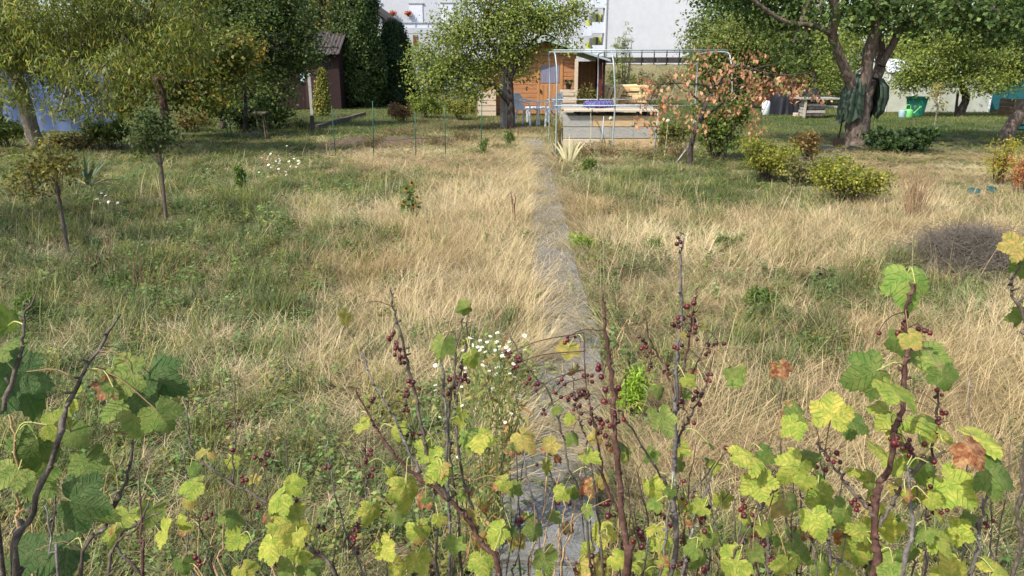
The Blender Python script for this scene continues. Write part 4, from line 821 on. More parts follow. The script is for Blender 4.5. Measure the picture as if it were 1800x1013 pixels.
# ---- brown shed with a corrugated roof
Ys = 30.0
def sx_(x, y=140): return at(x, y, Ys).x
def sz_(y): return at(580, y, Ys).z
x0, x1 = sx_(468), sx_(597); sdp = 2.6; ez, rz_ = sz_(92), sz_(60) + .12
t = thing('brown_shed', 'dark brown board shed with corrugated roof half hidden by the apple tree', 'shed', (x1, Ys, 0)); zz = .03
boxp(t, 'wall', M_DKBROWN, ((x0 + x1) / 2, Ys + sdp / 2 + .03, ez / 2 + .1), (x1 - x0 - .06, sdp, ez + .2))
k = 0
while zz < ez + .05:
    for q in range(1): boxp(t, 'board', M_DKBROWN, (x1 - .01, Ys + sdp / 2 + .02, zz + .09), (.035, sdp + .06, .168), bev=.006, ry=-.06)
    zz += .18
xq = x0
while xq < x1 - .3: boxp(t, 'board', M_DKBROWN, (xq + .08, Ys + .012, ez / 2), (.152, .03, ez), bev=.006); xq += .16
boxp(t, 'corner_board', M_DKBROWN, (x1 - .14, Ys - .012, ez / 2), (.30, .03, ez)); boxp(t, 'door', plain('dull_red_door', (.04, .014, .012), .35, 4), (sx_(552), Ys - .02, .95), (.7, .03, 1.75)); V = []
N_ = 90; xr0, xr1 = x0 - .15, x1 + .12; ridge_y = Ys + sdp / 2
for sgn in (-1, 1):
    V = []; mb = MB()
    for i in range(N_ + 1):
        x = xr0 + (xr1 - xr0) * i / N_; wv = .022 * math.sin(i * 1.57)
        for tt in (0, 1): V.append((x, ridge_y + sgn * (sdp / 2 + .35) * tt, rz_ - (rz_ - ez + .08) * tt * 1.0 + wv + .03)); V.append((x, ridge_y + sgn * (sdp / 2 + .35) * tt, rz_ - (rz_ - ez + .08) * tt + wv))
    Fq = []
    for i in range(N_): p = i * 4; Fq += [(p, p + 4, p + 6, p + 2), (p + 1, p + 3, p + 7, p + 5), (p + 2, p + 6, p + 7, p + 3)]
    Fq += [(0, 2, 3, 1), (N_ * 4, N_ * 4 + 1, N_ * 4 + 3, N_ * 4 + 2)]
    mb.add(V, Fq); mb.build('roof', plain('corrugated_roof', (.07, .058, .054), .35, 3, .85) if sgn < 0 else MATS['corrugated_roof'], t)
mb = MB(); gx = x1 - .03; mb.add([(gx, Ys + .03, ez), (gx, Ys + sdp, ez), (gx, ridge_y, rz_ - .03), (gx - .1, Ys + .03, ez), (gx - .1, Ys + sdp, ez), (gx - .1, ridge_y, rz_ - .03)], [(0, 1, 2), (5, 4, 3), (0, 2, 5, 3), (1, 4, 5, 2)]); mb.build('gable', M_DKBROWN, t)
# post with blue tag, edging beam, bird table
p = gp(549, 203); q = at(543, 128, p.y); mb = MB(); mb.beam(p - Vector((0, 0, .05)), q, .10, .10); put(mb.build('wooden_post', M_GREYV, loc=p), 'grey leaning wooden post before the brown shed', 'post')
c = at(532, 137, p.y); mb = MB(); mb.box(tuple(c), (.14, .03, .26), ry=.05, bev=.01); mb.tube([c + Vector((0, 0, .12)), c.lerp(q, .9) + Vector((0, 0, .1))], .006, 4); put(mb.build('blue_bottle', plain('pale_blue_plastic', (.42, .52, .55), .1, 8, .4), loc=c), 'pale blue plastic bottle hanging beside the leaning post', 'bottle')
p, q = gp(556, 228), gp(641, 203); mb = MB(); n5 = 6
t = thing('edging_beam', 'grey weathered timber edging along the shed bed', 'edging', p)
for k in range(3): a, b = p.lerp(q, k / 3 + .004), p.lerp(q, (k + 1) / 3 - .004); mb = MB(); mb.beam(a + Vector((0, 0, .05)), b + Vector((0, 0, .05)), .12, .13); mb.build('beam', M_BARK, t)
p = gp(550, 230); mb = MB(); mb.tube([p - Vector((0, 0, .04)), p + Vector((0, 0, .38))], [.06, .055], 8); put(mb.build('stump_post', M_BARKD, loc=p), 'short dark post at the end of the timber edging', 'post')
p = gp(462, 246); t = thing('bird_table', 'small rough wooden stand with flat top on the lawn', 'stand', p); zt = at(462, 198, p.y).z
boxp(t, 'top', M_BARK, (p.x, p.y, zt), (.32, .24, .03))
for a_, b_ in (((-.10, 0), (-.06, 0)), ((.06, -.06), (.10, -.08)), ((.04, .1), (.10, .1))): mb = MB(); mb.tube([p + Vector((b_[0], b_[1], -.02)), p + Vector((a_[0], a_[1], zt))], .013, 6); mb.build('leg', M_BARK, t)
c = gp(448, 240); mb = MB(); mb.lathe(tuple(c), [(.04, 0), (.09, .04), (.085, .10), (.03, .13)], 10); put(mb.build('stone', M_SLAB, loc=c), 'pale round stone beside the rough wooden stand', 'stone')
for x, y, xt, yt in ((408, 244, 402, 205), (402, 246, 396, 210)): p = gp(x, y); q = at(xt, yt, p.y); mb = MB(); mb.tube([p, q], .012, 6); put(mb.build('plant_stake', M_STAKE, loc=p), '%s teal stake leaning under the dark apple' % ('taller' if x == 408 else 'shorter'), 'stake', 'teal stakes under the apple')

# ---- blue tarpaulin wall behind the peach
Yb = 19.5; m_bt = plain('blue_tarpaulin', (.075, .11, .215), .35, 2, .7, .2, c2=(.04, .06, .13)); a, b = at(-60, 200, Yb), at(205, 200, Yb); t = thing('blue_tarpaulin', 'blue tarpaulin stretched on posts behind the peach trees', 'tarpaulin', (a.x, Yb, 0)); NX, NZ = 50, 14; V = []
for i in range(NX + 1):
    for j in range(NZ + 1): u, v_ = i / NX, j / NZ; V.append((a.x + (b.x - a.x) * u, Yb + .05 * math.sin(u * 34 + v_ * 3) + .04 * math.sin(v_ * 9 + u * 11), .02 + 1.62 * v_ - .07 * abs(math.sin(u * 12.5)) * v_))
mb = MB(); mb.add(V, [(i * (NZ + 1) + j, (i + 1) * (NZ + 1) + j, (i + 1) * (NZ + 1) + j + 1, i * (NZ + 1) + j + 1) for i in range(NX) for j in range(NZ)]); mb.build('sheet', m_bt, t, smooth=True)
for k in range(5): x = a.x + (b.x - a.x) * k / 4; mb = MB(); mb.tube([(x, Yb + .12, 0), (x, Yb + .12, 1.7)], .03, 6); mb.build('post', M_GREYV, t)
mb = MB(); p = gp(-6, 262); mb.tube([p - Vector((0, 0, .05)), at(-2, 180, p.y)], [.075, .07], 8); put(mb.build('wooden_post', M_GREYV, loc=p), 'pale round post behind the blue tarpaulin edge', 'post')

# ---- things round the dark red shed
Yr2 = 34.0; a, b = at(1338, 150, Yr2), at(1428, 150, Yr2); t = thing('red_shed', 'dark red board shed seen behind the dying tree', 'shed', (a.x, Yr2, 0)); zt = at(1400, 112, Yr2).z; xq = a.x
boxp(t, 'wall', M_REDW, ((a.x + b.x) / 2, Yr2 + 1.1, zt / 2), (b.x - a.x - .04, 2.1, zt)); k = 0
while xq < b.x - .05: boxp(t, 'board', M_REDW, (xq + .08, Yr2, zt / 2), (.15, .03, zt), bev=.006); xq += .16
boxp(t, 'roof', M_DARKR, ((a.x + b.x) / 2, Yr2 + 1.0, zt + .08), (b.x - a.x + .5, 2.8, .08), rx=-.06)
def drape(name, label, x0, x1, ytop, ybot, Y, dep, mat, cat, seed=0):
    """tarpaulin thrown over a heap: top, and sides hanging in folds to the ground"""
    c = gp((x0 + x1) / 2, ybot); c.y = Y; c.x = at((x0 + x1) / 2, ybot, Y).x; w_ = (at(x1, ybot, Y).x - at(x0, ybot, Y).x) / 2; h_ = at((x0 + x1) / 2, ytop, Y).z; A_n, K = 56, 9; V = []
    for j in range(K):
        v_ = j / (K - 1); r_ = (.0, .45, .78, .93, 1.0, 1.02, 1.05, 1.08, 1.12)[j]; z_ = (1.0, .99, .96, .90, .75, .55, .35, .15, .0)[j]
        for i in range(A_n): th = 2 * math.pi * i / A_n; q = r_ * (1 + .13 * v_ * abs(math.sin(th * 6 + seed + 1.3 * v_)) + .07 * v_ * math.sin(th * 17 + seed)); sq = 1 / max(abs(math.cos(th)), abs(math.sin(th))) ** .9; V.append((c.x + math.cos(th) * q * w_ * sq * .85, c.y + math.sin(th) * q * dep * sq * .85, h_ * z_ * (1 + .13 * math.sin(th * 3 + seed) * (1 - v_ ** 4)) + .005))
    mb = MB(); mb.add(V, [(j * A_n + i, (j + 1) * A_n + i, (j + 1) * A_n + (i + 1) % A_n, j * A_n + (i + 1) % A_n) for j in range(K - 1) for i in range(A_n)]); return put(mb.build(name, mat, loc=c, smooth=True), label, cat)
drape('covered_heap', 'heap under a black tarpaulin before the dark red shed', 1356, 1402, 166, 201, gp(1380, 201).y, .6, M_BLACKT, 'tarpaulin', 1); drape('covered_heap', 'black tarpaulin draped over a tall thing behind the slatted box', 1390, 1432, 160, 198, gp(1410, 197).y, .6, M_BLACKT, 'tarpaulin', 4)
# slatted wooden box with a tabletop, bench beside it
c = gp(1431, 208); t = thing('slatted_stand', 'brown slatted log box with an overhanging grey top on the lawn', 'stand', c); w_ = m_at(34, 205, c.y); zt = at(1431, 175, c.y).z
for k in range(5):
    z_ = .04 + (zt - .06) * (k + .5) / 5
    for q in (0, .55): boxp(t, 'slat', M_GREYW if k % 2 else M_BARKD, (c.x, c.y + q, z_), (w_, .07, zt / 5 - .03), bev=.012)
    for sx in (-1, 1): boxp(t, 'slat', M_GREYW, (c.x + sx * (w_ / 2 - .05), c.y + .275, z_), (.07, .48, zt / 5 - .03))
boxp(t, 'top', M_GREYW, (c.x + .1, c.y + .25, zt + .03), (w_ + .55, .85, .05)); mb = MB(); mb.beam(gp(1413, 208), at(1417, 176, c.y - .1), .06, .06); mb.build('leg', M_PALEW, t)
c = gp(1458, 206); t = thing('bench', 'low wooden plank bench beside the slatted box', 'bench', c); zb = at(1458, 188, c.y + .3).z; boxp(t, 'seat', M_GREYW, (c.x + .1, c.y + .3, zb), (.9, .28, .05)); 
for sx in (-.2, .45): boxp(t, 'leg', M_GREYW, (c.x + sx, c.y + .3, zb / 2 - .02), (.07, .2, zb))
c = gp(1345, 203); mb = MB(); mb.lathe(tuple(c), [(.10, 0), (.13, .02), (.14, .42), (.11, .48), (.06, .5)], 12); put(mb.build('white_canister', M_WHITEP, loc=c, smooth=True), 'white plastic canister standing beside the black covered heap', 'canister'); c = gp(1398, 205)
for k in range(3): mb = MB(); mb.box((c.x + .1 + .26 * k, c.y, .06 + .09 * k), (.3, .22, .12 + .18 * k), rz=.1 * k, bev=.01); put(mb.build('wood_block', M_PALEW if k < 2 else M_GREYW, loc=(c.x + .1 + .26 * k, c.y, 0)), ('low sawn wood block before the black tarpaulin', 'middle-height sawn wood block before the black tarpaulin', 'tallest sawn wood block next to the slatted box')[k], 'block')
# tarpaulin in the fork of the cherry
m_gt = plain('green_tarpaulin', (.026, .046, .028), .45, 2.5, .55, .3, c2=(.011, .020, .013)); Bc = gp(1506, 258); YB = Bc.y
t = thing('green_tarpaulin', 'crumpled dark green tarpaulin bundled round the cherry trunk fork', 'tarpaulin', at(1512, 205, YB))
from mathutils import noise as mnoise
def cloth(x0, a0, a1, rows, sd):
    """sheet wound round the wood between two angles; rows: (photo y, radius, drop) from top to bottom"""
    NA, NV = 60, 40; V = []; ys_ = [r_[0] for r_ in rows]; c = at(x0, 170, YB)
    for j in range(NV + 1):
        v_ = j / NV; y_ = float(np.interp(v_, np.linspace(0, 1, len(rows)), ys_)); rad = float(np.interp(v_, np.linspace(0, 1, len(rows)), [r_[1] for r_ in rows])); z_ = at(x0, y_, YB).z
        for i in range(NA + 1):
            u = i / NA; th = R(a0 + (a1 - a0) * u); f = 1 - 2 * abs((u * 4.3 + .9 * mnoise.noise(Vector((u * 3, v_ * 1.6, sd)))) % 1.0 - .5); g = abs(mnoise.noise(Vector((u * 7 + sd, v_ * 1.3, 1.7))))
            q = rad * (.78 + .34 * f * (.35 + .65 * v_) + .42 * g); V.append((c.x + math.cos(th) * q, c.y + math.sin(th) * q * 1.05, z_ - (.10 * mnoise.noise(Vector((u * 5, sd, 3))) + .10 * f) * v_ ** 2))
    mb = MB(); mb.add(V, [(j * (NA + 1) + i, j * (NA + 1) + i + 1, (j + 1) * (NA + 1) + i + 1, (j + 1) * (NA + 1) + i) for j in range(NV) for i in range(NA)]); o = mb.build('sheet', m_gt, t); sm_ = o.modifiers.new('thick', 'SOLIDIFY'); sm_.thickness = .006
cloth(1507, 95, 272, [(130, .12), (145, .22), (165, .28), (188, .30), (207, .28)], 2.3)
cloth(1533, -78, 80, [(138, .14), (152, .24), (170, .26), (190, .22), (200, .12)], 7.1)
# spade against the trunk
p = gp(1472, 258); q = at(1483, 200, YB - .3); t = thing('spade', 'dark spade leaning on the cherry trunk with its blade on the ground', 'spade', p); mb = MB(); mb.tube([p + Vector((0, 0, .14)), q], .016, 6); mb.build('shaft', M_BLACKM, t)
mb = MB(); d = (q - p).normalized(); sd = Vector((1, 0, 0)); V = [p + sd * a_ * w_ + d * h_ + Vector((0, y_, 0)) for y_ in (0, .012) for a_, w_, h_ in ((-1, .11, .20), (1, .11, .20), (1, .12, .06), (1, .06, -.02), (-1, .06, -.02), (-1, .12, .06))]; mb.add(V, [(0, 1, 2, 3, 4, 5), (11, 10, 9, 8, 7, 6)] + [(i, 6 + i, 6 + (i + 1) % 6, (i + 1) % 6) for i in range(6)]); mb.build('blade', plain('rusty_blade', (.07, .05, .04), .4, 20), t)
p = gp(1440, 262); mb = MB(); mb.add([(p.x + .12 * i, p.y + .25 * math.sin(i * 1.3), .02 + .03 * abs(math.sin(i * 1.7 + j)) + .0) if j else (p.x + .12 * i, p.y - .35 + .1 * math.sin(i), .012) for i in range(8) for j in (0, 1)], [(2 * i, 2 * i + 2, 2 * i + 3, 2 * i + 1) for i in range(7)]); put(mb.build('grey_sheet', M_BLACKT, loc=p), 'crumpled grey plastic sheet on the ground beside the spade', 'sheet')

# ---- polytunnel with milky walls, barrel, cans
Yp = gp(1650, 199).y + .6; a, b = at(1556, 190, Yp), at(1738, 190, Yp); zt = at(1650, 104, Yp).z; ze = at(1650, 128, Yp).z
t = thing('greenhouse', 'milky polycarbonate greenhouse with white frame behind the apple tree', 'greenhouse', (a.x, Yp, 0)); m_pc, n, o = _new('milky_polycarbonate'); f = noise(n, 2.5, 4, .6); c_ = ramp(n, f, [(.3, (.36, .38, .31)), (.7, (.50, .51, .44))]); b_ = pbsdf(n, c_, .45, .3); n.links.new(b_.outputs[0], o.inputs[0])
nn = 4
for k in range(nn): p, q = a.x + (b.x - a.x) * k / nn, a.x + (b.x - a.x) * (k + 1) / nn; boxp(t, 'wall_panel', m_pc, ((p + q) / 2, Yp, ze / 2), (q - p - .05, .02, ze))
for k in range(nn + 1): p = a.x + (b.x - a.x) * k / nn; boxp(t, 'frame_post', M_WHITEP, (p, Yp - .012, ze / 2), (.05, .05, ze + .02))
for sx in (a.x, b.x): mb = MB(); mb.add([(sx, Yp + .03, 0), (sx, Yp + 2.6, 0), (sx, Yp + 2.6, ze), (sx, Yp + 1.3, zt), (sx, Yp + .03, ze)], [(0, 1, 2, 3, 4)]); mb.build('wall_panel', m_pc, t)
for sg in (0, 1): mb = MB(); e = Yp - .08 if sg == 0 else Yp + 2.68; mb.add([(a.x - .08, e, ze), (b.x + .08, e, ze), (b.x + .08, Yp + 1.3, zt), (a.x - .08, Yp + 1.3, zt), (a.x - .08, e, ze + .02), (b.x + .08, e, ze + .02), (b.x + .08, Yp + 1.3, zt + .02), (a.x - .08, Yp + 1.3, zt + .02)], [(3, 2, 1, 0), (4, 5, 6, 7), (0, 1, 5, 4), (1, 2, 6, 5), (3, 0, 4, 7)]); mb.build('roof', M_SHUT, t)
c = gp(1608, 205); s_ = m_at(1, 200, c.y); t = thing('water_barrel', 'large tapered green plastic water barrel on the lawn', 'barrel', c); rt, rb, hh = 17.5 * s_, 13 * s_, at(1608, 170, c.y).z
mb = MB(); mb.lathe(tuple(c), [(rb, 0), (rb * 1.02, .03), (rt * .97, hh - .06)], 28); mb.build('body', M_GREENP, t, smooth=True); mb = MB(); mb.lathe(tuple(c + Vector((0, 0, hh - .07))), [(rt * .98, 0), (rt * 1.06, .01), (rt * 1.06, .055), (rt * .98, .07), (rt * .9, .04)], 28); mb.build('rim', M_GREENP, t)
def can(label, x, y, mat, s, rz):
    c = gp(x, y); t = thing('watering_can', label, 'watering can', c); M3 = Matrix.Rotation(rz, 3, 'Z'); W_ = lambda p: c + M3 @ (Vector(p) * s)
    mb = MB(); mb.lathe((0, 0, 0), [(.105, 0), (.115, .02), (.11, .18), (.10, .22), (.06, .24)], 16); mb.v = [W_(v) for v in mb.v]; mb.build('body', mat, t, smooth=True)
    mb = MB(); mb.tube([W_(p) for p in ((.09, 0, .06), (.22, 0, .17), (.33, 0, .27))], [.03 * s, .016 * s, .014 * s], 8); mb.build('spout', mat, t, smooth=True); mb = MB(); mb.lathe((0, 0, 0), [(.012, 0), (.05, .04), (.05, .05)], 10); mb.v = [W_((.33 + v[2] * .7 + v[0] * .5, v[1], .27 + v[2] * .7 - v[0] * .5)) for v in mb.v]; mb.build('rose', mat, t)
    mb = MB(); mb.tube(smooth_line([W_(p) for p in ((.05, 0, .235), (.02, 0, .34), (-.08, 0, .35), (-.16, 0, .22), (-.11, 0, .08))], 4), .014 * s, 6); mb.build('handle', mat, t, smooth=True)
can('lime-green watering can standing beside the green barrel', 1596, 207, M_LIME, 1.15, .2); c = gp(1585, 207); mb = MB(); mb.lathe(tuple(c), [(.09, 0), (.11, .02), (.12, .22), (.125, .23)], 14); put(mb.build('blue_bucket', plain('pale_cyan_plastic', (.45, .66, .72), .1, 8, .4), loc=c, smooth=True), 'small pale blue bucket next to the lime watering can', 'bucket')
# teal screen, brown crate and dark trough at the edge of the lawn
Yk = 27.0; a, b = at(1742, 170, Yk + 3), at(1860, 170, Yk + 3); t = thing('teal_screen', 'dark teal fence screen behind the brown box at the lawn edge', 'fence', (a.x, Yk + 3, 0)); zt = at(1780, 135, Yk + 3).z; m_te = plain('teal_fabric', (.015, .10, .11), .25, 4, .7)
for k in range(4): p, q = a.x + (b.x - a.x) * k / 4, a.x + (b.x - a.x) * (k + 1) / 4; boxp(t, 'panel', m_te, ((p + q) / 2, Yk + 3, zt / 2), (q - p - .03, .03, zt)); boxp(t, 'post', M_BLACKM, (p, Yk + 3.03, zt / 2 + .05), (.05, .05, zt + .1))
c = gp(1797, 203); t = thing('brown_box', 'rusty brown wooden compost box at the lawn edge', 'box', c)
for k in range(4): boxp(t, 'board', plain('rust_brown_wood', (.17, .095, .06), .4, 5) if k == 0 else MATS['rust_brown_wood'], (c.x + .1, c.y, .06 + .14 * k), (.95, .04, .13)); boxp(t, 'board', MATS['rust_brown_wood'], (c.x - .36, c.y + .4, .06 + .14 * k), (.04, .74, .13))
c = gp(1796, 228); t = thing('dark_trough', 'dark teal plastic trough on the shaded lawn', 'trough', c); boxp(t, 'body', m_te, tuple(c + Vector((.1, 0, .07))), (.55, .3, .14), bev=.03); boxp(t, 'rim', M_BLACKM, tuple(c + Vector((.1, 0, .145))), (.6, .34, .03))
for x, y, xt, yt in ((1720, 345, 1700, 341), (1748, 342, 1735, 338)): p = gp(x, y); q = gp(xt, yt); mb = MB(); mb.beam(p + Vector((0, 0, .05)), q + Vector((0, 0, .04)), .03, .09); put(mb.build('bed_edging', m_te, loc=p), '%s dark teal plastic edging piece half buried in dry grass' % ('longer' if x == 1720 else 'shorter'), 'edging', 'plastic edging pieces')
# ================================================================ SHRUBS, STANDARDS AND SINGLE PLANTS
def shrub(name, label, base, w_, h_, pal, nclus, per, size, tmpl=T_OVAL, stems=9, stem_mat=None, cat='shrub', spread=.06, group=None, droop=.1, low=.25, dY=None, up=.5, vary=.3, mat=None):
    t = thing(name, label, cat, base, group); mb = MB(); ends = []
    dY = dY or w_ * .8
    for i in range(stems):
        e = base + Vector((rnd.uniform(-.8, .8) * w_, rnd.uniform(-.7, .7) * dY, h_ * rnd.uniform(.55, .95)))
        g = base + Vector((rnd.gauss(0, .16) * w_, rnd.gauss(0, .12) * dY, -.02)); l = smooth_line([g, g.lerp(e, .5) + Vector((rnd.gauss(0, .05), rnd.gauss(0, .05), .06)), e], 4)
        mb.tube(l, [.004 + .009 * h_, .003], 5, False, jit=.1); ends.append(l)
    bl = [(base + Vector((0, 0, h_ * (.5 + low * .5))), (w_, dY, h_ * (.5 - low * .4)))]
    bl[0] = (bl[0][0] - Vector((0, 0, h_ * .08)), tuple(q * .8 for q in bl[0][1]))
    for i in range(11): bl.append((base + Vector((rnd.uniform(-.85, .85) * w_, rnd.uniform(-.6, .6) * dY, h_ * rnd.uniform(.3, .92))), (w_ * rnd.uniform(.12, .4), dY * .3, h_ * rnd.uniform(.12, .26))))
    me, cc = crown_mesh('foliage', bl, nclus, per, spread, size, pal, tmpl, mat or M_LEAF, droop, OFF[t], .35, up=up, vary=vary)
    co = np.zeros(len(me.vertices) * 3, np.float32); me.vertices.foreach_get('co', co); co = co.reshape(-1, 3); co[:, 2] = np.maximum(co[:, 2], .01); me.vertices.foreach_set('co', co.ravel())
    twigs_into(mb, ends, cc, .35, .004, .0018)
    mb.build('stem', stem_mat or M_BARKD, t); add_mesh('foliage', me, t); return t
YGS = [(4, (.20, .22, .036)), (3, (.28, .27, .04)), (2, (.13, .16, .03)), (.8, (.36, .30, .05))]

# standard gooseberries: a bare stem with a round head
def standard(label, foot, top, head, Y0, pal, n_, size, lean=0):
    B = gp(*foot); t = thing('gooseberry_standard', label, 'tree', B, 'standard bushes on bare stems')
    l = limb([foot, ((foot[0] + top[0]) / 2 + lean, (foot[1] + top[1]) / 2), top], B.y); mb = MB(); mb.tube([l[0] - Vector((0, 0, .03))] + l, [.021, .016], 8, True, jit=.1); ls = [l[-3:]]
    bl = blobs_px(head, B.y, .12)
    for c, r in bl: q = smooth_line([l[-1], l[-1].lerp(c, .5) + Vector((0, 0, .04)), c], 3); mb.tube(q, [.009, .003], 5, False); ls.append(q)
    me, cc = crown_mesh('crown', bl, int(n_ * .5), 12, .065, size * 1.1, pal, T_OVAL, M_LEAF, .3, OFF[t], .4); twigs_into(mb, ls, cc, .4, .003, .0012)
    mb.build('trunk', M_BARK, t, smooth=True); add_mesh('crown', me, t)
standard('dark green gooseberry head on a bare stem before the peach tree', (292, 386), (281, 268), [(262, 235, 40, 28), (245, 255, 28, 18), (285, 225, 30, 26), (262, 205, 26, 18), (275, 258, 22, 14)], 8, [(4, (.055, .085, .022)), (3, (.08, .11, .028)), (2, (.035, .055, .016))], 250, .035)
standard('yellowish gooseberry head on a thin leaning stem', (119, 442), (98, 318), [(85, 285, 50, 28), (50, 300, 36, 24), (110, 300, 36, 22), (85, 252, 24, 22), (30, 320, 26, 20), (60, 335, 26, 14)], 6.5, [(4, (.17, .165, .036)), (3, (.11, .115, .03)), (2, (.25, .20, .045)), (1, (.15, .09, .03))], 260, .030)
mb = MB(); mb.box(tuple(gp(66, 358) + Vector((0, 0, .06))), (.13, .05, .12), rz=.3, rx=-.3, bev=.01); put(mb.build('wooden_tag', plain('pale_wood', (.34, .28, .2), .3, 9)), 'small pale wooden board stuck in the ground beside the leaning gooseberry', 'board')

# yucca
B = gp(156, 332); t = thing('yucca', 'spiky blue-green yucca rosette in the shaded lawn', 'plant', B)
m_y = plain('yucca_leaf', (.10, .15, .085), .4, 8, .5); m_yd = plain('dry_yucca_leaf', (.38, .33, .17), .35, 8, .7)
for k in range(46):
    az = rnd.uniform(0, 6.28); el = rnd.uniform(.05, 1.45) if k > 12 else rnd.uniform(.02, .3); L = rnd.uniform(.32, .60); d = Vector((math.cos(az) * math.cos(el), math.sin(az) * math.cos(el), math.sin(el)))
    sd = d.cross(Vector((0, 0, 1))).normalized() * .017; p0 = B + Vector((0, 0, .04)); p1 = p0 + d * L * .5; p2 = p0 + d * L - Vector((0, 0, .10 * math.cos(el)))
    mb = MB(); mb.add([p0 - sd * .7, p0 + sd * .7, p1 + sd, p1 - sd, p1 - Vector((0, 0, .008)), p2], [(0, 1, 2, 4), (0, 4, 3), (3, 4, 5), (4, 2, 5)]); mb.build('leaf', m_yd if k < 13 else m_y, t)
# shrubs round the beds
def S(name, label, x, y, hwpx, htpx, pal, n_, size, **kw):
    B = gp(x, y); return shrub(name, label, B, m_at(hwpx, y, B.y), m_at(htpx, y, B.y), pal, n_, 16, size, **kw)
S('berry_shrub', 'yellow-green bush beside the foot of the dying tree', 1352, 318, 62, 74, YGS, 250, .038, dY=.55, cat='shrub')
S('berry_shrub', 'yellow-green bush with bare dark foot beside the tall tan grass', 1480, 358, 58, 76, YGS, 240, .036, dY=.5)
S('berry_shrub', 'low grey-green bush between the two yellow-green bushes', 1418, 325, 40, 40, [(3, (.13, .14, .05)), (2, (.2, .19, .06)), (1, (.26, .2, .09))], 120, .04)
S('withered_bush', 'withered brown-leaved bush before the cherry trunk', 1418, 282, 20, 46, [(3, (.30, .20, .08)), (2, (.20, .16, .06))], 70, .055)
S('peony', 'dark green leafy peony clump at the foot of the cherry tree', 1580, 268, 62, 42, [(4, (.040, .075, .022)), (3, (.065, .105, .03)), (2, (.025, .045, .015))], 200, .085, dY=.6, low=.1)
S('blueberry_bush', 'bright yellow upright bush on the bare ground', 1756, 325, 27, 78, [(4, (.36, .32, .04)), (3, (.28, .29, .05)), (1, (.42, .25, .05))], 105, .05, tmpl=T_LANCE, low=.1, up=.2, droop=-.8, stem_mat=M_BARKR)
S('blueberry_bush', 'orange-red autumn bush beside the yellow one', 1800, 345, 32, 84, [(4, (.36, .14, .05)), (3, (.44, .22, .08)), (1, (.26, .1, .05))], 110, .05, tmpl=T_LANCE, low=.1, up=.2, droop=-.8, stem_mat=M_BARKR)
S('currant_shrub', 'green shrub thicket behind the dying tree', 1262, 278, 48, 105, [(4, (.12, .17, .035)), (3, (.17, .21, .045)), (1, (.08, .11, .03))], 230, .06, low=.0)
S('currant_shrub', 'thin green shrub between the pipe frame and the dying tree', 1185, 272, 30, 70, [(4, (.13, .16, .04)), (2, (.19, .2, .05)), (1, (.25, .18, .07))], 90, .05)
S('shrub', 'round yellow-green bush left of the grey boards', 806, 210, 27, 40, [(4, (.26, .27, .06)), (3, (.19, .21, .045)), (2, (.33, .31, .08))], 210, .055)
S('shrub', 'bright green bush beside the round yellow-green bush', 752, 208, 36, 42, [(4, (.16, .21, .036)), (3, (.22, .26, .05))], 190, .06)
S('shrub', 'reddish-brown low bush in front of the dark conifer', 708, 214, 22, 30, [(4, (.15, .085, .045)), (2, (.26, .15, .05)), (2, (.10, .10, .04))], 130, .05)
S('shrub', 'dark low bush under the apple by the shed', 432, 232, 55, 60, DKG, 220, .07)
S('shrub', 'fresh green bush between the apple and the golden conifer', 482, 222, 34, 42, BRG, 130, .065)
S('shrub', 'dusky green bush under the peach tree', 190, 262, 55, 55, GRN, 190, .06)
S('shrub', 'low brown-green bush before the blue tarpaulin', 128, 268, 40, 30, [(3, (.13, .10, .05)), (2, (.13, .14, .04)), (1, (.3, .16, .05))], 120, .055)
S('shrub', 'shady green bush beside the pale leaning trunk', 10, 262, 40, 60, GRN, 150, .06)
S('shrub', 'thin brownish green bush by the tree stake', 338, 232, 40, 40, [(3, (.12, .13, .04)), (2, (.2, .16, .06)), (1, (.33, .16, .06))], 120, .055)
S('vine', 'climbing plant covering the cabin porch', 1033, 213, 20, 66, [(3, (.15, .17, .04)), (2, (.22, .19, .05)), (2, (.17, .10, .04))], 130, .06)
S('shrub', 'green bush behind the pile of logs', 1090, 186, 40, 62, [(3, (.17, .2, .06)), (2, (.24, .23, .09))], 190, .08)
S('shrub', 'grey-green bush against the long fence', 1140, 184, 45, 58, [(3, (.20, .2, .08)), (2, (.26, .22, .11))], 200, .08)
S('peach_sapling', 'slender sapling rising above the pipe frame against the white tower', 1092, 192, 20, 134, BRG, 70, .12, tmpl=T_LANCE, droop=1.2, cat='tree', low=.5)

def stalks(name, label, x, y, hw, ht, n_, mat, r=.003, cat='plant', tilt=.15, fork=.5, base_w=.3, head=None):
    """bundle of thin upright stems"""
    B = gp(x, y); t = thing(name, label, cat, B); w_ = m_at(hw, y, B.y); h_ = m_at(ht, y, B.y); mb = MB(); tops = []
    for i in range(n_):
        g = B + Vector((rnd.gauss(0, base_w) * w_, rnd.gauss(0, base_w) * w_, -.02)); e = g + Vector((rnd.uniform(-1, 1) * w_ * (.8 if n_ < 1000 else .5), rnd.uniform(-1, 1) * w_ * (.6 if n_ < 1000 else .3), h_ * rnd.uniform(.55, 1.0) * (1 if n_ < 1000 else max(.35, 1 - .5 * ((g - B).xy.length / w_) ** 2))))
        l = smooth_line([g, g.lerp(e, .5) + Vector((rnd.gauss(0, .15) * w_, 0, .02)), e], 3); mb.tube(l, [r, r * .5], 4, False); tops.append(e)
        for q in range(int(fork * 4)):
            a = l[rnd.randrange(3, len(l))]; b_ = a + Vector((rnd.gauss(0, .25) * w_ + .0, rnd.gauss(0, .2) * w_, h_ * rnd.uniform(.06, .2))); mb.tube([a, b_], [r * .6, r * .3], 3, False); tops.append(b_)
    mb.build('stem', mat, t); return t, tops, B
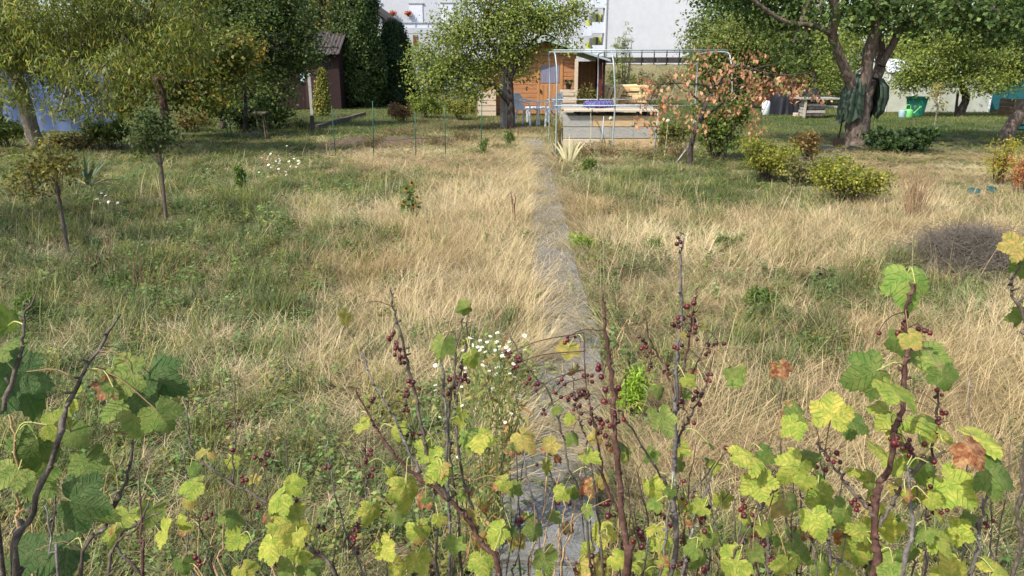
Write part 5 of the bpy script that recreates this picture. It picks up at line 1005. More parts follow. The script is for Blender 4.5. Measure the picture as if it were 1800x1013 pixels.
M_TANST = plain('dead_stem', (.30, .20, .11), .35, 20, .85); M_BRST = plain('brown_dead_stem', (.16, .09, .055), .35, 20, .85); M_GRYST = plain('grey_twig', (.125, .108, .086), .35, 20, .9); M_GRST = plain('green_stem', (.15, .19, .06), .3, 20, .7)
stalks('dead_stalks', 'tall rusty-tan dead flower stalks beside the yellow-green bushes', 1603, 382, 32, 92, 60, M_TANST, .004)
stalks('dead_stalk', 'dark dried stalk standing in straw beside the path', 908, 392, 9, 62, 6, M_BRST, .006, base_w=.15)
stalks('dead_stalk', 'thin reddish dry stalk in the straw by the daisy', 802, 318, 12, 40, 6, M_BRST, .004)
for x, y, h_, lab in ((190, 462, 70, 'pale dry weed stalks near the leaning gooseberry'), (245, 512, 80, 'brown dry weed stalks in the green patch'), (165, 480, 60, 'thin tan weed stalks beside bare soil'), (470, 300, 30, 'thin brown twig on the lawn edge')):
    stalks('weed_stalk', lab, x, y, 14, h_, 7, rnd.choice((M_TANST, M_BRST)), .003)
t, tops, B = stalks('lavender', 'sprawling grey dried lavender cushion in the straw', 1705, 470, 92, 80, 1300, M_GRYST, .0024, 'shrub', fork=.8, base_w=.48)
# onion-like withered leaves and leeks along the raised bed
t, tops, B = stalks('leek', 'pale withered leek with fanned bleached leaves by the pipe frame', 1000, 284, 22, 52, 0, M_TANST)
m_lk = plain('bleached_leek', (.55, .50, .28), .25, 12, .7)
for k in range(9):
    a = (k - 4) / 4; mb = MB(); p = B + Vector((a * .05, rnd.uniform(-.03, .03), -.02)); e = p + Vector((a * .26, rnd.uniform(-.1, .1), .52 - .15 * abs(a))); sd = Vector((.017, 0, 0))
    mb.add([p - sd, p + sd, p.lerp(e, .5) + sd * 1.2 + Vector((0, 0, .04)), p.lerp(e, .5) - sd * 1.2 + Vector((0, 0, .04)), e], [(0, 1, 2, 3), (3, 2, 4)]); mb.build('leaf', m_lk, t)
m_on = plain('seed_head', (.42, .42, .30), .3, 60, .9)
for x, y, h_ in ((1036, 268, 72), (1068, 272, 62), (1110, 270, 50), (1168, 274, 60)):
    B = gp(x, y); t = thing('leek_flower', {1036: 'tallest round pale seed head beside the withered leek', 1068: 'round pale seed head next to the bent middle pole', 1110: 'shortest round pale seed head before the ochre boards', 1168: 'round pale seed head just beyond the raised bed corner'}[x], 'plant', B, 'seed heads before the raised bed'); hh = m_at(h_, y, B.y)
    mb = MB(); mb.tube(smooth_line([B - Vector((0, 0, .02)), B + Vector((.02, 0, hh * .5)), B + Vector((rnd.uniform(-.05, .05), 0, hh))], 4), [.008, .005], 6, False); mb.build('stem', m_lk, t); top = Vector(mb.v[-1])
    mb = MB(); mb.lathe(tuple(top - Vector((0, 0, .01))), [(.012, -.03), (.036, -.015), (.042, .01), (.03, .035), (.008, .048)], 9); mb.build('seed_head', m_on, t)
S('tall_weed', 'feathery yellow-green weeds at the corner of the pipe frame', 985, 262, 17, 62, [(3, (.24, .24, .07)), (2, (.33, .28, .11))], 90, .05, tmpl=T_LANCE, stems=12, stem_mat=M_TANST, cat='plant')
for x, y, h_, lab in ((1070, 277, 26, 'dry weeds before the raised bed under the bent pole'), (1130, 280, 28, 'tangled dry weeds before the raised bed'), (1190, 280, 34, 'dry weeds beside the dying tree foot'), (1030, 275, 30, 'greenish weeds by the withered leek')):
    S('tall_weed', lab, x, y, 32, h_, [(3, (.22, .21, .08)), (3, (.36, .29, .16)), (1, (.15, .18, .06))], 55, .05, tmpl=T_LANCE, stems=26, stem_mat=M_TANST, cat='plant')
# black-eyed daisy
B = gp(722, 385); t, tops, B = stalks('coneflower', 'green leafy coneflower with small yellow black-centred blooms', 722, 385, 12, 78, 4, M_GRST, .005, base_w=.2, fork=0)
hh = m_at(70, 385, B.y); me, cc = crown_mesh('foliage', [(B + Vector((0, 0, hh * .42)), (.05, .05, hh * .42))], 18, 5, .025, .075, [(3, (.10, .17, .04)), (2, (.16, .22, .05))], T_OVAL, M_LEAF, .3, OFF[t]); add_mesh('foliage', me, t)
m_pt = plain('yellow_petal', (.70, .42, .03), .2, 40, .6); m_eye = plain('flower_eye', (.03, .015, .01), .2, 60, .8)
for x, y in ((724, 321), (714, 331), (733, 346), (710, 355), (727, 360), (730, 356)):
    c = at(x, y, B.y - .05); mb = MB()
    for q in range(9): a = q * .698; mb.add([c, c + Vector((math.cos(a - .25) * .019, -.012, math.sin(a - .25) * .019 - .008)), c + Vector((math.cos(a) * .027, -.008, math.sin(a) * .027 - .014)), c + Vector((math.cos(a + .25) * .019, -.012, math.sin(a + .25) * .019 - .008))], [(0, 1, 2, 3)])
    f_ = mb.build('flower', m_pt, t); mb = MB(); mb.lathe(tuple(c + Vector((0, -.015, -.004))), [(.004, -.01), (.016, -.004), (.014, .012), (.003, .02)], 8); mb.build('flower_eye', m_eye, f_)
    mb = MB(); mb.tube([c, B + Vector((0, 0, hh * .6))], .003, 4, False); mb.build('stem', M_GRST, t)
# fleabane with white daisies, just past the currants
m_wp = plain('white_ray_petal', (.80, .80, .76), .1, 60, .7); m_yc = plain('daisy_centre', (.58, .50, .06), .2, 90, .8)
dz = MB()
for q in range(14):
    a = q * 2 * math.pi / 14; a2 = .2; dz.add([(0, 0, 0), (math.cos(a - a2) * .7, math.sin(a - a2) * .7, .08), (math.cos(a) * 1.0, math.sin(a) * 1.0, .04), (math.cos(a + a2) * .7, math.sin(a + a2) * .7, .08)], [(0, 1, 2, 3)])
DAISY = dz.mesh('flower', m_wp); dz = MB(); dz.lathe((0, 0, .02), [(.36, 0), (.38, .10), (.2, .2), (.03, .22)], 9); DEYE = dz.mesh('flower_eye', m_yc)
def fleabane(label, foot, heads, Y, size, spread_leaf, nst):
    B = gp(*foot); B.y = Y; d_ = ray(*foot); B.x = at(foot[0], 700, Y).x
    B.z = 0; t = thing('fleabane', label, 'plant', B, 'fleabane daisies'); mb = MB(); stems = []
    for i in range(nst):
        hx, hy = rnd.choice(heads); e = at(hx, hy + 25, Y + rnd.uniform(-.15, .15)); g = B + Vector((rnd.gauss(0, .05), rnd.gauss(0, .05), -.02)); l = smooth_line([g, g.lerp(e, .55) + Vector((rnd.gauss(0, .03), 0, .05)), e], 4); mb.tube(l, [.0026, .0012], 4, False); stems.append(l)
    Ls = np.array([tuple(p) for l in stems for p in l[5:]])
    for hx, hy in heads:
        c = at(hx, hy, Y + rnd.uniform(-.16, .16)); a = Vector(Ls[np.linalg.norm(Ls - np.array(c) + np.array([0, 0, .08]), axis=1).argmin()]); mb.tube([a, a.lerp(c, .6) + Vector((0, 0, -.006)), c], [.0011, .0008], 3, False)
        o = bpy.data.objects.new('flower', DAISY); COL.objects.link(o); o.parent = t; o.location = c - B; s = size * rnd.uniform(.75, 1.15); o.scale = (s, s, s); o.rotation_euler = (rnd.gauss(.25, .35), rnd.gauss(0, .35), rnd.uniform(0, 6))
        e_ = bpy.data.objects.new('flower_eye', DEYE); COL.objects.link(e_); e_.parent = o
    mb.build('stem', M_GRST, t)
    P_ = np.array([tuple(p) for l in stems for p in l]); pts = P_[rng.integers(0, len(P_), spread_leaf)] + rng.normal(0, .012, (spread_leaf, 3)); nn = len(pts)
    v, f, c = leaf_cloud(pts - np.array(B), rng.normal(0, .5, (nn, 3)) + np.array([0, -.3, .8]), rng.normal(0, .8, (nn, 3)) + np.array([0, 0, .3]), rng.uniform(.025, .06, nn), pick_cols(nn, [(3, (.20, .22, .06)), (2, (.30, .27, .09)), (1, (.34, .20, .07))]), T_LANCE); add_mesh('foliage', np_mesh('foliage', v, [f], M_LEAF, c), t)
hd = []
for k in range(120):
    if rnd.random() < .7: hd.append((rnd.gauss(870, 36), rnd.gauss(622, 22)))
    else: hd.append((rnd.gauss(850, 50), rnd.gauss(690, 45)))
hd = [(min(max(x, 765), 945), max(y, 585)) for x, y in hd]
fleabane('bushy fleabane with many small white daisies beside the path', (858, 905), hd, 2.2, .0074, 620, 30)
fleabane('fleabane with white daisies on the lawn edge', (495, 330), [(rnd.gauss(495, 22), rnd.gauss(288, 10)) for _ in range(60)], gp(495, 330).y, .019, 160, 12)
fleabane('few white daisies in the shade behind the gooseberry', (180, 395), [(rnd.gauss(182, 12), rnd.gauss(352, 6)) for _ in range(14)], gp(180, 395).y, .018, 50, 6)
# fresh green weeds
for x, y, hw, ht, n_, sz, lab in ((1112, 735, 20, 95, 60, .035, 'bright lime-green weed behind the currant stems beside the path'), (1018, 442, 20, 30, 60, .035, 'bright green weed tuft on the path edge'), (1270, 438, 12, 26, 30, .04, 'small green weed in the straw'), (1340, 548, 18, 40, 50, .045, 'green weed clump in the straw'), (425, 345, 5, 56, 40, .035, 'dark upright seedling in the shaded weeds'), (1150, 442, 8, 22, 20, .035, 'tiny green weed in the straw'), (1035, 300, 12, 22, 40, .04, 'green weed tuft before the withered leek'), (48, 560, 18, 48, 30, .04, 'fresh green shoot in the weeds'), (1295, 432, 8, 20, 18, .03, 'little green shoot in tan grass'),
                              (850, 275, 9, 30, 30, .06, 'small green plant by the last stake'), (895, 258, 9, 30, 30, .06, 'small green plant before the grey boards')):
    S('weed', lab, x, y, hw, ht, [(3, (.24, .36, .04)), (2, (.30, .42, .06))] if n_ == 60 else [(3, (.11, .17, .04)), (2, (.16, .21, .05))], n_, sz, tmpl=T_LANCE if n_ != 40 else T_OVAL, stems=5, stem_mat=M_GRST, cat='plant', spread=.02, up=.2)
# grass tussock near the shed, sapling on the lawn
B = gp(525, 228); t = thing('grass_tussock', 'dark ornamental grass tussock beside the bed edging', 'plant', B); V = []
for k in range(260):
    az = rnd.uniform(0, 6.28); L = rnd.uniform(.25, .5); g = B + Vector((rnd.gauss(0, .07), rnd.gauss(0, .07), -.01)); d = Vector((math.cos(az), math.sin(az), 0)); m1 = g + d * L * .3 + Vector((0, 0, L * .75)); e = g + d * L * .85 + Vector((0, 0, L * .62)); s_ = Vector((-d.y, d.x, 0)) * .006; V.append((g, m1, e, s_))
mb = MB(); [mb.add([g - s_, g + s_, m1 + s_, m1 - s_, e], [(0, 1, 2, 3), (3, 2, 4)]) for g, m1, e, s_ in V]; mb.build('blade', plain('tussock', (.12, .14, .05), .5, 12), t)
B = gp(1642, 226); tree('sapling', 'thin sapling with sparse pale yellow leaves on the lawn', B, [(limb([(1642, 227), (1647, 190), (1647, 150)], B.y), .018, .010)], 'auto', blobs_px([(1648, 158, 12, 10), (1642, 170, 10, 10), (1655, 185, 9, 10), (1648, 150, 6, 8)], B.y, .1), 40, 7, .07, .07, [(3, (.36, .30, .09)), (2, (.30, .3, .08))], T_OVAL, M_BARKG, twig=.6, tr=.004)

for x, y, hw, ht, lab in ((650, 262, 30, 22, 'low weeds on the bean bed beside the tallest stake'), (760, 258, 34, 24, 'sprawling weeds on the bean bed by the shortest stake'), (820, 250, 30, 22, 'greenish weeds at the edge of the bean bed'), (700, 240, 40, 16, 'dry low plants along the back of the bean bed'), (1005, 255, 14, 52, 'tall feathery weeds against the raised bed corner'), (1085, 262, 10, 44, 'thin green weeds against the raised bed boards'), (1092, 262, 7, 50, 'slender green stalks before the ochre bed boards')):
    S('weed', lab, x, y, hw, ht, [(3, (.15, .17, .06)), (2, (.26, .2, .1)), (2, (.2, .12, .06))] if ht < 30 else [(3, (.17, .2, .06)), (2, (.27, .25, .1))], 55, .055, tmpl=T_LANCE, stems=12, stem_mat=M_TANST, cat='plant', spread=.05)
# ================================================================ CURRANT BUSHES IN FRONT OF THE CAMERA
def leaf_mesh(name, seed, cup=.12, fold=.10, side=.86, mat=None):
    """palmate currant leaf, base at the origin, tip along +Y, about 1.25 wide; UV = (offset from vein, distance from base)"""
    r_ = random.Random(seed); lobes = [(0, 1.0, 27), (54, side, 27), (-54, side * r_.uniform(.92, 1.05), 27), (108, .60, 27), (-108, .60, 27)]
    A = 78; rings = [0, .22, .45, .66, .84, .95, 1.0]; V, UV, Fc = [], [], []
    def outline(th):
        best, u = 0, 0
        for c, L, wd in lobes:
            d = abs(th - c); v = L * (1 - .25 * (d / wd) ** 1.3) if d < wd * 1.9 else 0
            if v > best: best, u = v, (th - c) / 27.0
        return max(best, .22), u
    ph = r_.uniform(0, 6.28)
    for i in range(A + 1):
        th = -158 + 316 * i / A; R0, u = outline(th)
        R0 *= (1 + (-.045, .01, .045)[i % 3] + .02 * math.sin(th * .31 + ph))
        if abs(th) > 140: R0 *= .85
        for r in rings:
            x, y = math.sin(R(th)) * R0 * r, math.cos(R(th)) * R0 * r
            z = -cup * (R0 * r) ** 2 * 1.6 - fold * abs(x) * .6 + .075 * r * R0 * (min(abs(u), 1) ** 1.1) + .055 * math.sin(5 * x + ph) * r + .045 * math.sin(6 * y + 2 * ph) * r
            if r > .9: z += r_.uniform(-.012, .012)
            V.append((x, y, z)); UV.append((u, r * R0))
    k = len(rings)
    for i in range(A):
        for j in range(k - 1): Fc.append((i * k + j, i * k + j + 1, (i + 1) * k + j + 1, (i + 1) * k + j))
    me = bpy.data.meshes.new(name); me.from_pydata(V, [], Fc); uv = me.uv_layers.new(name='UVMap')
    li = np.zeros(len(me.loops), np.int32); me.loops.foreach_get('vertex_index', li)
    uv.data.foreach_set('uv', np.array(UV, np.float32)[li].ravel())
    me.polygons.foreach_set('use_smooth', np.ones(len(me.polygons), bool)); me.materials.append(mat); return me

# leaf surface: colour of the single leaf comes from the object, veins and browning are laid over it
m, n, o = _new('currant_leaf')
oi = n.nodes.new('ShaderNodeObjectInfo'); uvn = n.nodes.new('ShaderNodeUVMap'); uvn.uv_map = 'UVMap'
su = n.nodes.new('ShaderNodeSeparateXYZ'); n.links.new(uvn.outputs[0], su.inputs[0])
tc = n.nodes.new('ShaderNodeTexCoord')
vadd = n.nodes.new('ShaderNodeVectorMath'); vadd.operation = 'ADD'; n.links.new(tc.outputs['Object'], vadd.inputs[0])
rv = n.nodes.new('ShaderNodeCombineXYZ'); n.links.new(math_n(n, 'MULTIPLY', oi.outputs['Random'], 37.0), rv.inputs[2]); n.links.new(rv.outputs[0], vadd.inputs[1])
nz = noise(n, 3.2, 4, .6, vec=vadd.outputs[0]); nz2 = noise(n, 16, 4, .7, vec=vadd.outputs[0])
au = math_n(n, 'ABSOLUTE', su.outputs[0]); rr = su.outputs[1]
main = math_n(n, 'LESS_THAN', math_n(n, 'MULTIPLY', au, math_n(n, 'MAXIMUM', rr, .15)), math_n(n, 'SUBTRACT', .042, math_n(n, 'MULTIPLY', rr, .018)))
sv = math_n(n, 'FRACT', math_n(n, 'SUBTRACT', math_n(n, 'MULTIPLY', rr, 6.0), math_n(n, 'MULTIPLY', math_n(n, 'MULTIPLY', au, rr), 2.6)))
sec = math_n(n, 'PINGPONG', sv, .5)                     # 0 on a side vein, .5 between
secl = n.nodes.new('ShaderNodeMapRange'); secl.inputs[1].default_value = .0; secl.inputs[2].default_value = .10; secl.inputs[3].default_value = 1; secl.inputs[4].default_value = 0
n.links.new(sec, secl.inputs[0])
vein = math_n(n, 'MAXIMUM', main, math_n(n, 'MULTIPLY', secl.outputs[0], .22))
base = oi.outputs['Color']
greener = mixc(n, 1.0, base, (.52, .74, .55), 'MULTIPLY')
lighter = mixc(n, .35, base, (.62, .66, .28))
c = mixc(n, ramp(n, nz, [(.38, (0, 0, 0)), (.66, (1, 1, 1))]), greener, base)
c = mixc(n, math_n(n, 'MULTIPLY', math_n(n, 'SUBTRACT', .5, sec), .14), c, mixc(n, 1.0, c, (.6, .8, .6), 'MULTIPLY'))
c = mixc(n, math_n(n, 'MULTIPLY', vein, .36), c, mixc(n, .5, mixc(n, 1.0, base, (.42, .55, .4), 'MULTIPLY'), lighter))
c = mixc(n, math_n(n, 'MULTIPLY', ramp(n, nz2, [(.55, (0, 0, 0)), (.75, (1, 1, 1))]), .25), c, mixc(n, 1.0, c, (.6, .55, .5), 'MULTIPLY'))
c = mixc(n, math_n(n, 'MULTIPLY', math_n(n, 'POWER', math_n(n, 'SUBTRACT', 1.0, math_n(n, 'MINIMUM', au, 1.0)), 2.0), .30), c, mixc(n, 1.0, c, (.60, .78, .55), 'MULTIPLY'))
# browning creeps in from the margin
edge = math_n(n, 'ADD', math_n(n, 'MULTIPLY', rr, .55), math_n(n, 'MULTIPLY', nz, 1.1))
bm = n.nodes.new('ShaderNodeMapRange'); n.links.new(edge, bm.inputs[0])
n.links.new(math_n(n, 'SUBTRACT', 1.42, oi.outputs['Alpha']), bm.inputs[1]); n.links.new(math_n(n, 'SUBTRACT', 1.52, oi.outputs['Alpha']), bm.inputs[2])
brown = ramp(n, nz, [(.35, (.16, .055, .025)), (.5, (.34, .14, .06)), (.65, (.52, .31, .15))])
c = mixc(n, bm.outputs[0], c, brown)
hgt = math_n(n, 'SUBTRACT', math_n(n, 'MULTIPLY', nz2, .4), vein)
b = pbsdf(n, c, .5, .3, bump=hgt, bstr=.8, bdist=.010)
tr = n.nodes.new('ShaderNodeBsdfTranslucent'); hs_ = n.nodes.new('ShaderNodeHueSaturation'); hs_.inputs['Value'].default_value = 1.2; hs_.inputs['Saturation'].default_value = 1.1
n.links.new(c, hs_.inputs['Color']); n.links.new(hs_.outputs[0], tr.inputs[0])
mx = n.nodes.new('ShaderNodeMixShader'); mx.inputs[0].default_value = .33
n.links.new(b.outputs[0], mx.inputs[1]); n.links.new(tr.outputs[0], mx.inputs[2]); n.links.new(mx.outputs[0], o.inputs[0])
M_CURRANT = m
LEAVES = [leaf_mesh('currant_leaf', s_, c_, f_, sd_, m) for s_, c_, f_, sd_ in ((1, .16, .14, .88), (2, .34, .22, .80), (3, .05, .42, .90), (4, .42, .05, .76), (5, -.14, .50, .86), (6, .18, .85, .84), (7, .30, .35, .92), (8, -.20, .20, .78))]
# bark: dark grey-brown with pale lichen
def bark(name, dark, mid_, lite, lichen, amount=.62, scale=60):
    m, n, o = _new(name)
    f = noise(n, scale, 5, .7); g = noise(n, scale * .45, 4, .7, vec=mapped(n, (1, 1, .6)))
    c = ramp(n, f, [(.3, dark), (.5, mid_), (.72, lite)])
    c = mixc(n, ramp(n, g, [(amount - .02, (0, 0, 0)), (amount + .05, (1, 1, 1))]), c, lichen)
    b = pbsdf(n, c, .8, .2, bump=f, bstr=.8, bdist=.004); n.links.new(b.outputs[0], o.inputs[0]); return m
M_CSTEM = bark('currant_bark', (.030, .024, .018), (.085, .068, .052), (.19, .16, .13), (.26, .26, .23), .66)
M_CRED = bark('red_brown_currant_bark', (.030, .015, .012), (.080, .040, .030), (.16, .095, .075), (.33, .30, .27), .68)
M_CGREY = bark('lichened_currant_bark', (.045, .038, .035), (.12, .105, .095), (.19, .17, .16), (.30, .31, .27), .60)
M_CTAN = bark('dry_tan_stem', (.16, .09, .04), (.34, .22, .11), (.5, .38, .22), (.5, .45, .35), .75)
M_PET = plain('petiole', (.42, .44, .14), .3, 30, .6)
M_STRIG = plain('berry_stalk', (.10, .06, .04), .3, 60, .7)
m, n, o = _new('currant_berry')
f = noise(n, 90, 3, .6); oi = n.nodes.new('ShaderNodeObjectInfo')
c = mixc(n, oi.outputs['Random'], (.026, .004, .006), (.135, .009, .014)); c = mixc(n, math_n(n, 'MULTIPLY', f, .5), c, (.03, .006, .008))
b = pbsdf(n, c, .32, .45, bump=f, bstr=.25, bdist=.002); n.links.new(b.outputs[0], o.inputs[0]); M_BERRY = m
def berry_mesh(sh):
    mb = MB(); prof = []
    for i in range(7):
        a = math.pi * i / 6; prof.append((max(math.sin(a), .08) * (1 - sh * (i % 2)), -math.cos(a)))
    prof.append((.16, 1.28)); mb.lathe((0, 0, 0), prof, 8); return mb.mesh('berry', M_BERRY, smooth=True)
BERRY = [berry_mesh(0), berry_mesh(.10)]

Y_, YG, G_, DG, OR, LG = (.57, .50, .10), (.47, .45, .09), (.20, .24, .06), (.11, .155, .05), (.60, .41, .13), (.29, .315, .08)
TOCAM = Vector((0, -1, .0))
class Bush:
    def __init__(s, label, base, group='currant bushes in a row'):
        s.o = thing('currant_bush', label, 'shrub', base, group); s.base = Vector(base); s.pts = []; s.nl = s.nb = 0
    def stem(s, px, Y, r0, r1, mat=None, root=True, kink=.0014, spur=.5):
        """px polyline from low to high; a rooted stem is carried down to the bush base"""
        if not hasattr(Y, '__len__'): Y = (Y, Y)
        k = len(px); P3 = [at(x, y, Y[0] + (Y[1] - Y[0]) * i / max(1, k - 1)) for i, (x, y) in enumerate(px)]
        if root:
            a = P3[0]; g = s.base + Vector((rnd.uniform(-.07, .07) + (a.x - s.base.x) * .35, rnd.uniform(-.06, .06), -.02))
            P3 = [g, g.lerp(a, .5) + Vector((0, 0, .03))] + P3
        L = smooth_line(P3, 5)
        L = [p + Vector((rnd.gauss(0, kink), rnd.gauss(0, kink), rnd.gauss(0, kink))) if 0 < i < len(L) - 1 else p for i, p in enumerate(L)]
        nn = len(L); rad = []
        for i in range(nn):
            t = i / (nn - 1); rad.append(.68 * (r0 * (1 - t) ** .8 + r1 * (1 - (1 - t) ** .8)) * (1 + (.28 if rnd.random() < .3 else 0) + rnd.uniform(-.08, .08)))
        mb = MB(); mb.tube(L, rad, 8, True, jit=.10)
        for i in range(2, nn - 1):                         # short knobbly spurs
            if rnd.random() < spur and L[i].z > .35:
                d = Vector((rnd.gauss(0, 1), rnd.gauss(0, 1), rnd.uniform(.2, 1.2))).normalized(); q = rnd.uniform(.004, .012)
                mb.tube([L[i], L[i] + d * q * .6, L[i] + d * q], [rad[i] * .8, rad[i] * .8, rad[i] * .5], 6, True, jit=.2)
        mb.build('stem', mat or M_CSTEM, s.o, smooth=True)
        s.pts += [(p, r_) for p, r_ in zip(L, rad)]; return L
    def near(s, c): return min(s.pts, key=lambda q: (q[0] - c).length_squared)[0]
    def leaf(s, x, y, rpx, col, brown=0.0, Y=None, face=None, tip=None, var=None, facecam=.55):
        c = at(x, y, Y if Y else 1.2); size = m_at(rpx, y, c.y) / .66
        up = Vector((0, 0, 1)); nrm = (TOCAM * facecam + up * .55 + Vector((rnd.gauss(0, .34), rnd.gauss(0, .22), rnd.gauss(0, .32)))).normalized() if face is None else Vector(face).normalized()
        t = Vector((rnd.gauss(0, .7), rnd.gauss(-.2, .4), -.75 + rnd.gauss(0, .35))) if tip is None else Vector(tip)
        t = (t - nrm * t.dot(nrm)).normalized(); sd = t.cross(nrm)
        org = c - t * size * .38
        M = Matrix((sd, t, nrm)).transposed().to_4x4(); k = 1 + rnd.uniform(-.12, .12)
        me = LEAVES[rnd.randrange(len(LEAVES)) if var is None else var]
        o = bpy.data.objects.new('leaf', me); COL.objects.link(o); o.parent = s.o
        o.matrix_local = Matrix.Translation(org - s.base) @ M @ Matrix.Diagonal((size * k, size, size, 1))
        j = rnd.uniform(.85, 1.15); o.color = (min(1, col[0] * j), min(1, col[1] * j * rnd.uniform(.94, 1.06)), col[2] * j, brown)
        # stalk from the nearest wood to the leaf base
        a = s.near(org - t * size * .5); inv = (Matrix.Translation(org) @ M @ Matrix.Diagonal((size * k, size, size, 1))).inverted()
        mid = a.lerp(org, .5) + Vector((0, 0, .012)) - t * .006
        L = smooth_line([a, mid, org + t * size * .03], 3); mb = MB(); mb.tube([inv @ p for p in L], [.0010 / size, .0008 / size], 5, False)
        p_ = bpy.data.objects.new('petiole', mb.mesh('petiole', M_PET if (a - org).length < .055 else M_CTAN, smooth=True)); COL.objects.link(p_); p_.parent = o; s.nl += 1
    def berries(s, x, y, num, Y=None, rpx=5.0, spread=1.0):
        c = at(x, y, Y if Y else 1.3); a = s.near(c + Vector((0, 0, .015))); r = m_at(rpx, y, c.y)
        e = c - Vector((0, 0, r * 2)); mb = MB()
        L = smooth_line([a, a.lerp(c, .6) + Vector((0, 0, .008)), c, e], 3); mb.tube(L, [.0011, .0006], 4, False)
        pos = []
        for i in range(num):
            for _ in range(20):
                q = c + Vector((rnd.gauss(0, 1.3), rnd.gauss(0, 1.1), rnd.uniform(-2.6, 1.8))) * r * spread
                if all((q - p).length > r * 1.55 for p in pos): break
            pos.append(q); mb.tube([c + Vector((0, 0, q.z - c.z + r * 1.0)) * 1.0 if False else L[-2].lerp(c, .5), q + Vector((0, 0, r * .6))], .0005, 3, False)
        st = mb.build('berry_cluster', M_STRIG, s.o)
        for q in pos:
            o = bpy.data.objects.new('berry', BERRY[rnd.random() < .45]); COL.objects.link(o); o.parent = st
            rr = r * rnd.uniform(.65, 1.02); o.location = q - s.base; o.scale = (rr, rr, rr * rnd.uniform(.9, 1.05)); o.rotation_euler = (math.pi + rnd.gauss(0, .5), rnd.gauss(0, .5), rnd.uniform(0, 6)); s.nb += 1

# ---- blackcurrant with large green leaves
b1 = Bush('currant bush with large dark green ribbed leaves and bare grey stems', gp(60, 1013).lerp(Vector((-.62, .78, 0)), 1.0))
b1.stem([(30, 1013), (60, 900), (105, 770), (118, 715), (150, 650), (182, 598), (212, 552)], (.80, .95), .0075, .0016, spur=.6)
b1.stem([(-20, 800), (5, 720), (38, 612), (40, 565), (62, 520)], (.80, .86), .005, .0014)
b1.stem([(140, 1013), (185, 925), (215, 862), (233, 790), (228, 745)], (.90, .98), .005, .002)
b1.stem([(38, 975), (34, 890), (28, 780), (14, 725)], (.9, .92), .0035, .0018, M_CTAN)
b1.stem([(96, 1010), (96, 900), (102, 820)], (.95, 1.0), .003, .0014)
b1.stem([(190, 1010), (240, 930), (262, 880)], (1.05, 1.12), .004, .0016)
for x, y, r, c, br, tp, vr in ((238, 722, 52, LG, 0, (0, -.3, -1), 0), (275, 668, 48, DG, 0, (.8, 0, -.4), 1), (212, 660, 40, LG, .12, (-.9, 0, -.2), 2), (285, 735, 34, LG, 0, (.5, 0, -1), 5), (185, 678, 26, LG, .62, (-1, 0, -.15), 2),
    (155, 822, 38, G_, .12, (.25, 0, -1), 0), (55, 795, 48, G_, 0, (-.5, 0, -.8), 1), (48, 690, 55, DG, 0, (.2, 0, -1), 0), (8, 600, 42, G_, 0, (-.4, 0, .8), 3), (98, 745, 28, YG, .25, (.9, 0, .2), 5),
    (150, 888, 50, DG, 0, (1, 0, -.35), 2), (165, 905, 40, G_, 0, (1, -.2, -.2), 3), (95, 972, 46, DG, 0, (-.6, -.5, -.5), 1), (15, 835, 34, LG, 0, (-.6, 0, -.8), 0), (20, 650, 48, DG, 0, (-1, 0, -.3), 4),
    (40, 975, 40, DG, 0, (-.8, 0, -.5), 0), (118, 705, 30, YG, .3, (-1, 0, -.2), 2), (75, 850, 36, G_, 0, (.7, 0, -.8), 4), (130, 770, 26, G_, 0, (.6, 0, -.8), 1), (10, 560, 30, G_, 0, (.1, 0, 1), 2), (258, 700, 34, DG, 0, (.6, .2, -.6), 4)):
    b1.leaf(x, y, r * .94, c, br, rnd.uniform(.84, .95), tip=tp, var=vr)

# ---- red currant: bushes in the middle of the row
b2 = Bush('sparse red currant bush with slanting red-brown stems and scattered yellow leaves', Vector((-.10, 1.28, 0)))
b2.stem([(876, 1006), (848, 960), (829, 925), (804, 891), (752, 851), (696, 805), (668, 762), (652, 735), (624, 680)], (1.2, 1.32), .0085, .0018, M_CRED)
b2.stem([(790, 880), (770, 842), (752, 805), (743, 762), (730, 695), (718, 648), (704, 589), (692, 538), (686, 506)], (1.22, 1.30), .0062, .0020, root=False, spur=.8)
b2.stem([(740, 832), (714, 784), (700, 752), (677, 707), (659, 678), (644, 642), (636, 618)], (1.22, 1.32), .0040, .0014, M_CGREY, root=False)
b2.stem([(790, 1000), (788, 900), (786, 796), (783, 713), (775, 624)], (1.3, 1.34), .0045, .0028, M_CGREY)
b2.stem([(812, 1010), (806, 900), (790, 800), (789, 725), (797, 666), (804, 604), (813, 559)], (1.32, 1.36), .0045, .0018)
b2.stem([(838, 930), (823, 870), (810, 823), (802, 760), (804, 690), (819, 612), (822, 556)], (1.26, 1.32), .0040, .0016, root=False)
b2.stem([(770, 1010), (768, 930), (762, 870), (770, 842)], (1.25, 1.28), .004, .002)
b2.stem([(590, 1010), (545, 965), (515, 930), (470, 885), (420, 855), (372, 825), (338, 795), (330, 740), (330, 700)], (1.2, 1.36), .006, .0015)
b2.stem([(480, 935), (440, 960), (420, 1000)], (1.25, 1.2), .003, .0025, root=False)
b2.stem([(640, 1010), (610, 940), (588, 870), (578, 810), (576, 770)], (1.3, 1.4), .004, .0014, M_CGREY)
b2.stem([(590, 1010), (600, 960), (622, 935), (640, 900), (644, 830), (642, 760)], (1.3, 1.36), .0035, .0012)
b2.stem([(375, 1010), (368, 960), (350, 920), (362, 880)], (1.3, 1.32), .003, .0012)
b2.stem([(410, 850), (412, 790), (414, 740), (412, 660)], (1.4, 1.45), .003, .0012, root=False)
b2.stem([(470, 880), (466, 800), (475, 745)], (1.4, 1.45), .002, .001, root=False)
b2.stem([(250, 1010), (205, 960), (240, 920), (285, 900)], (1.1, 1.14), .0035, .0013, root=False)
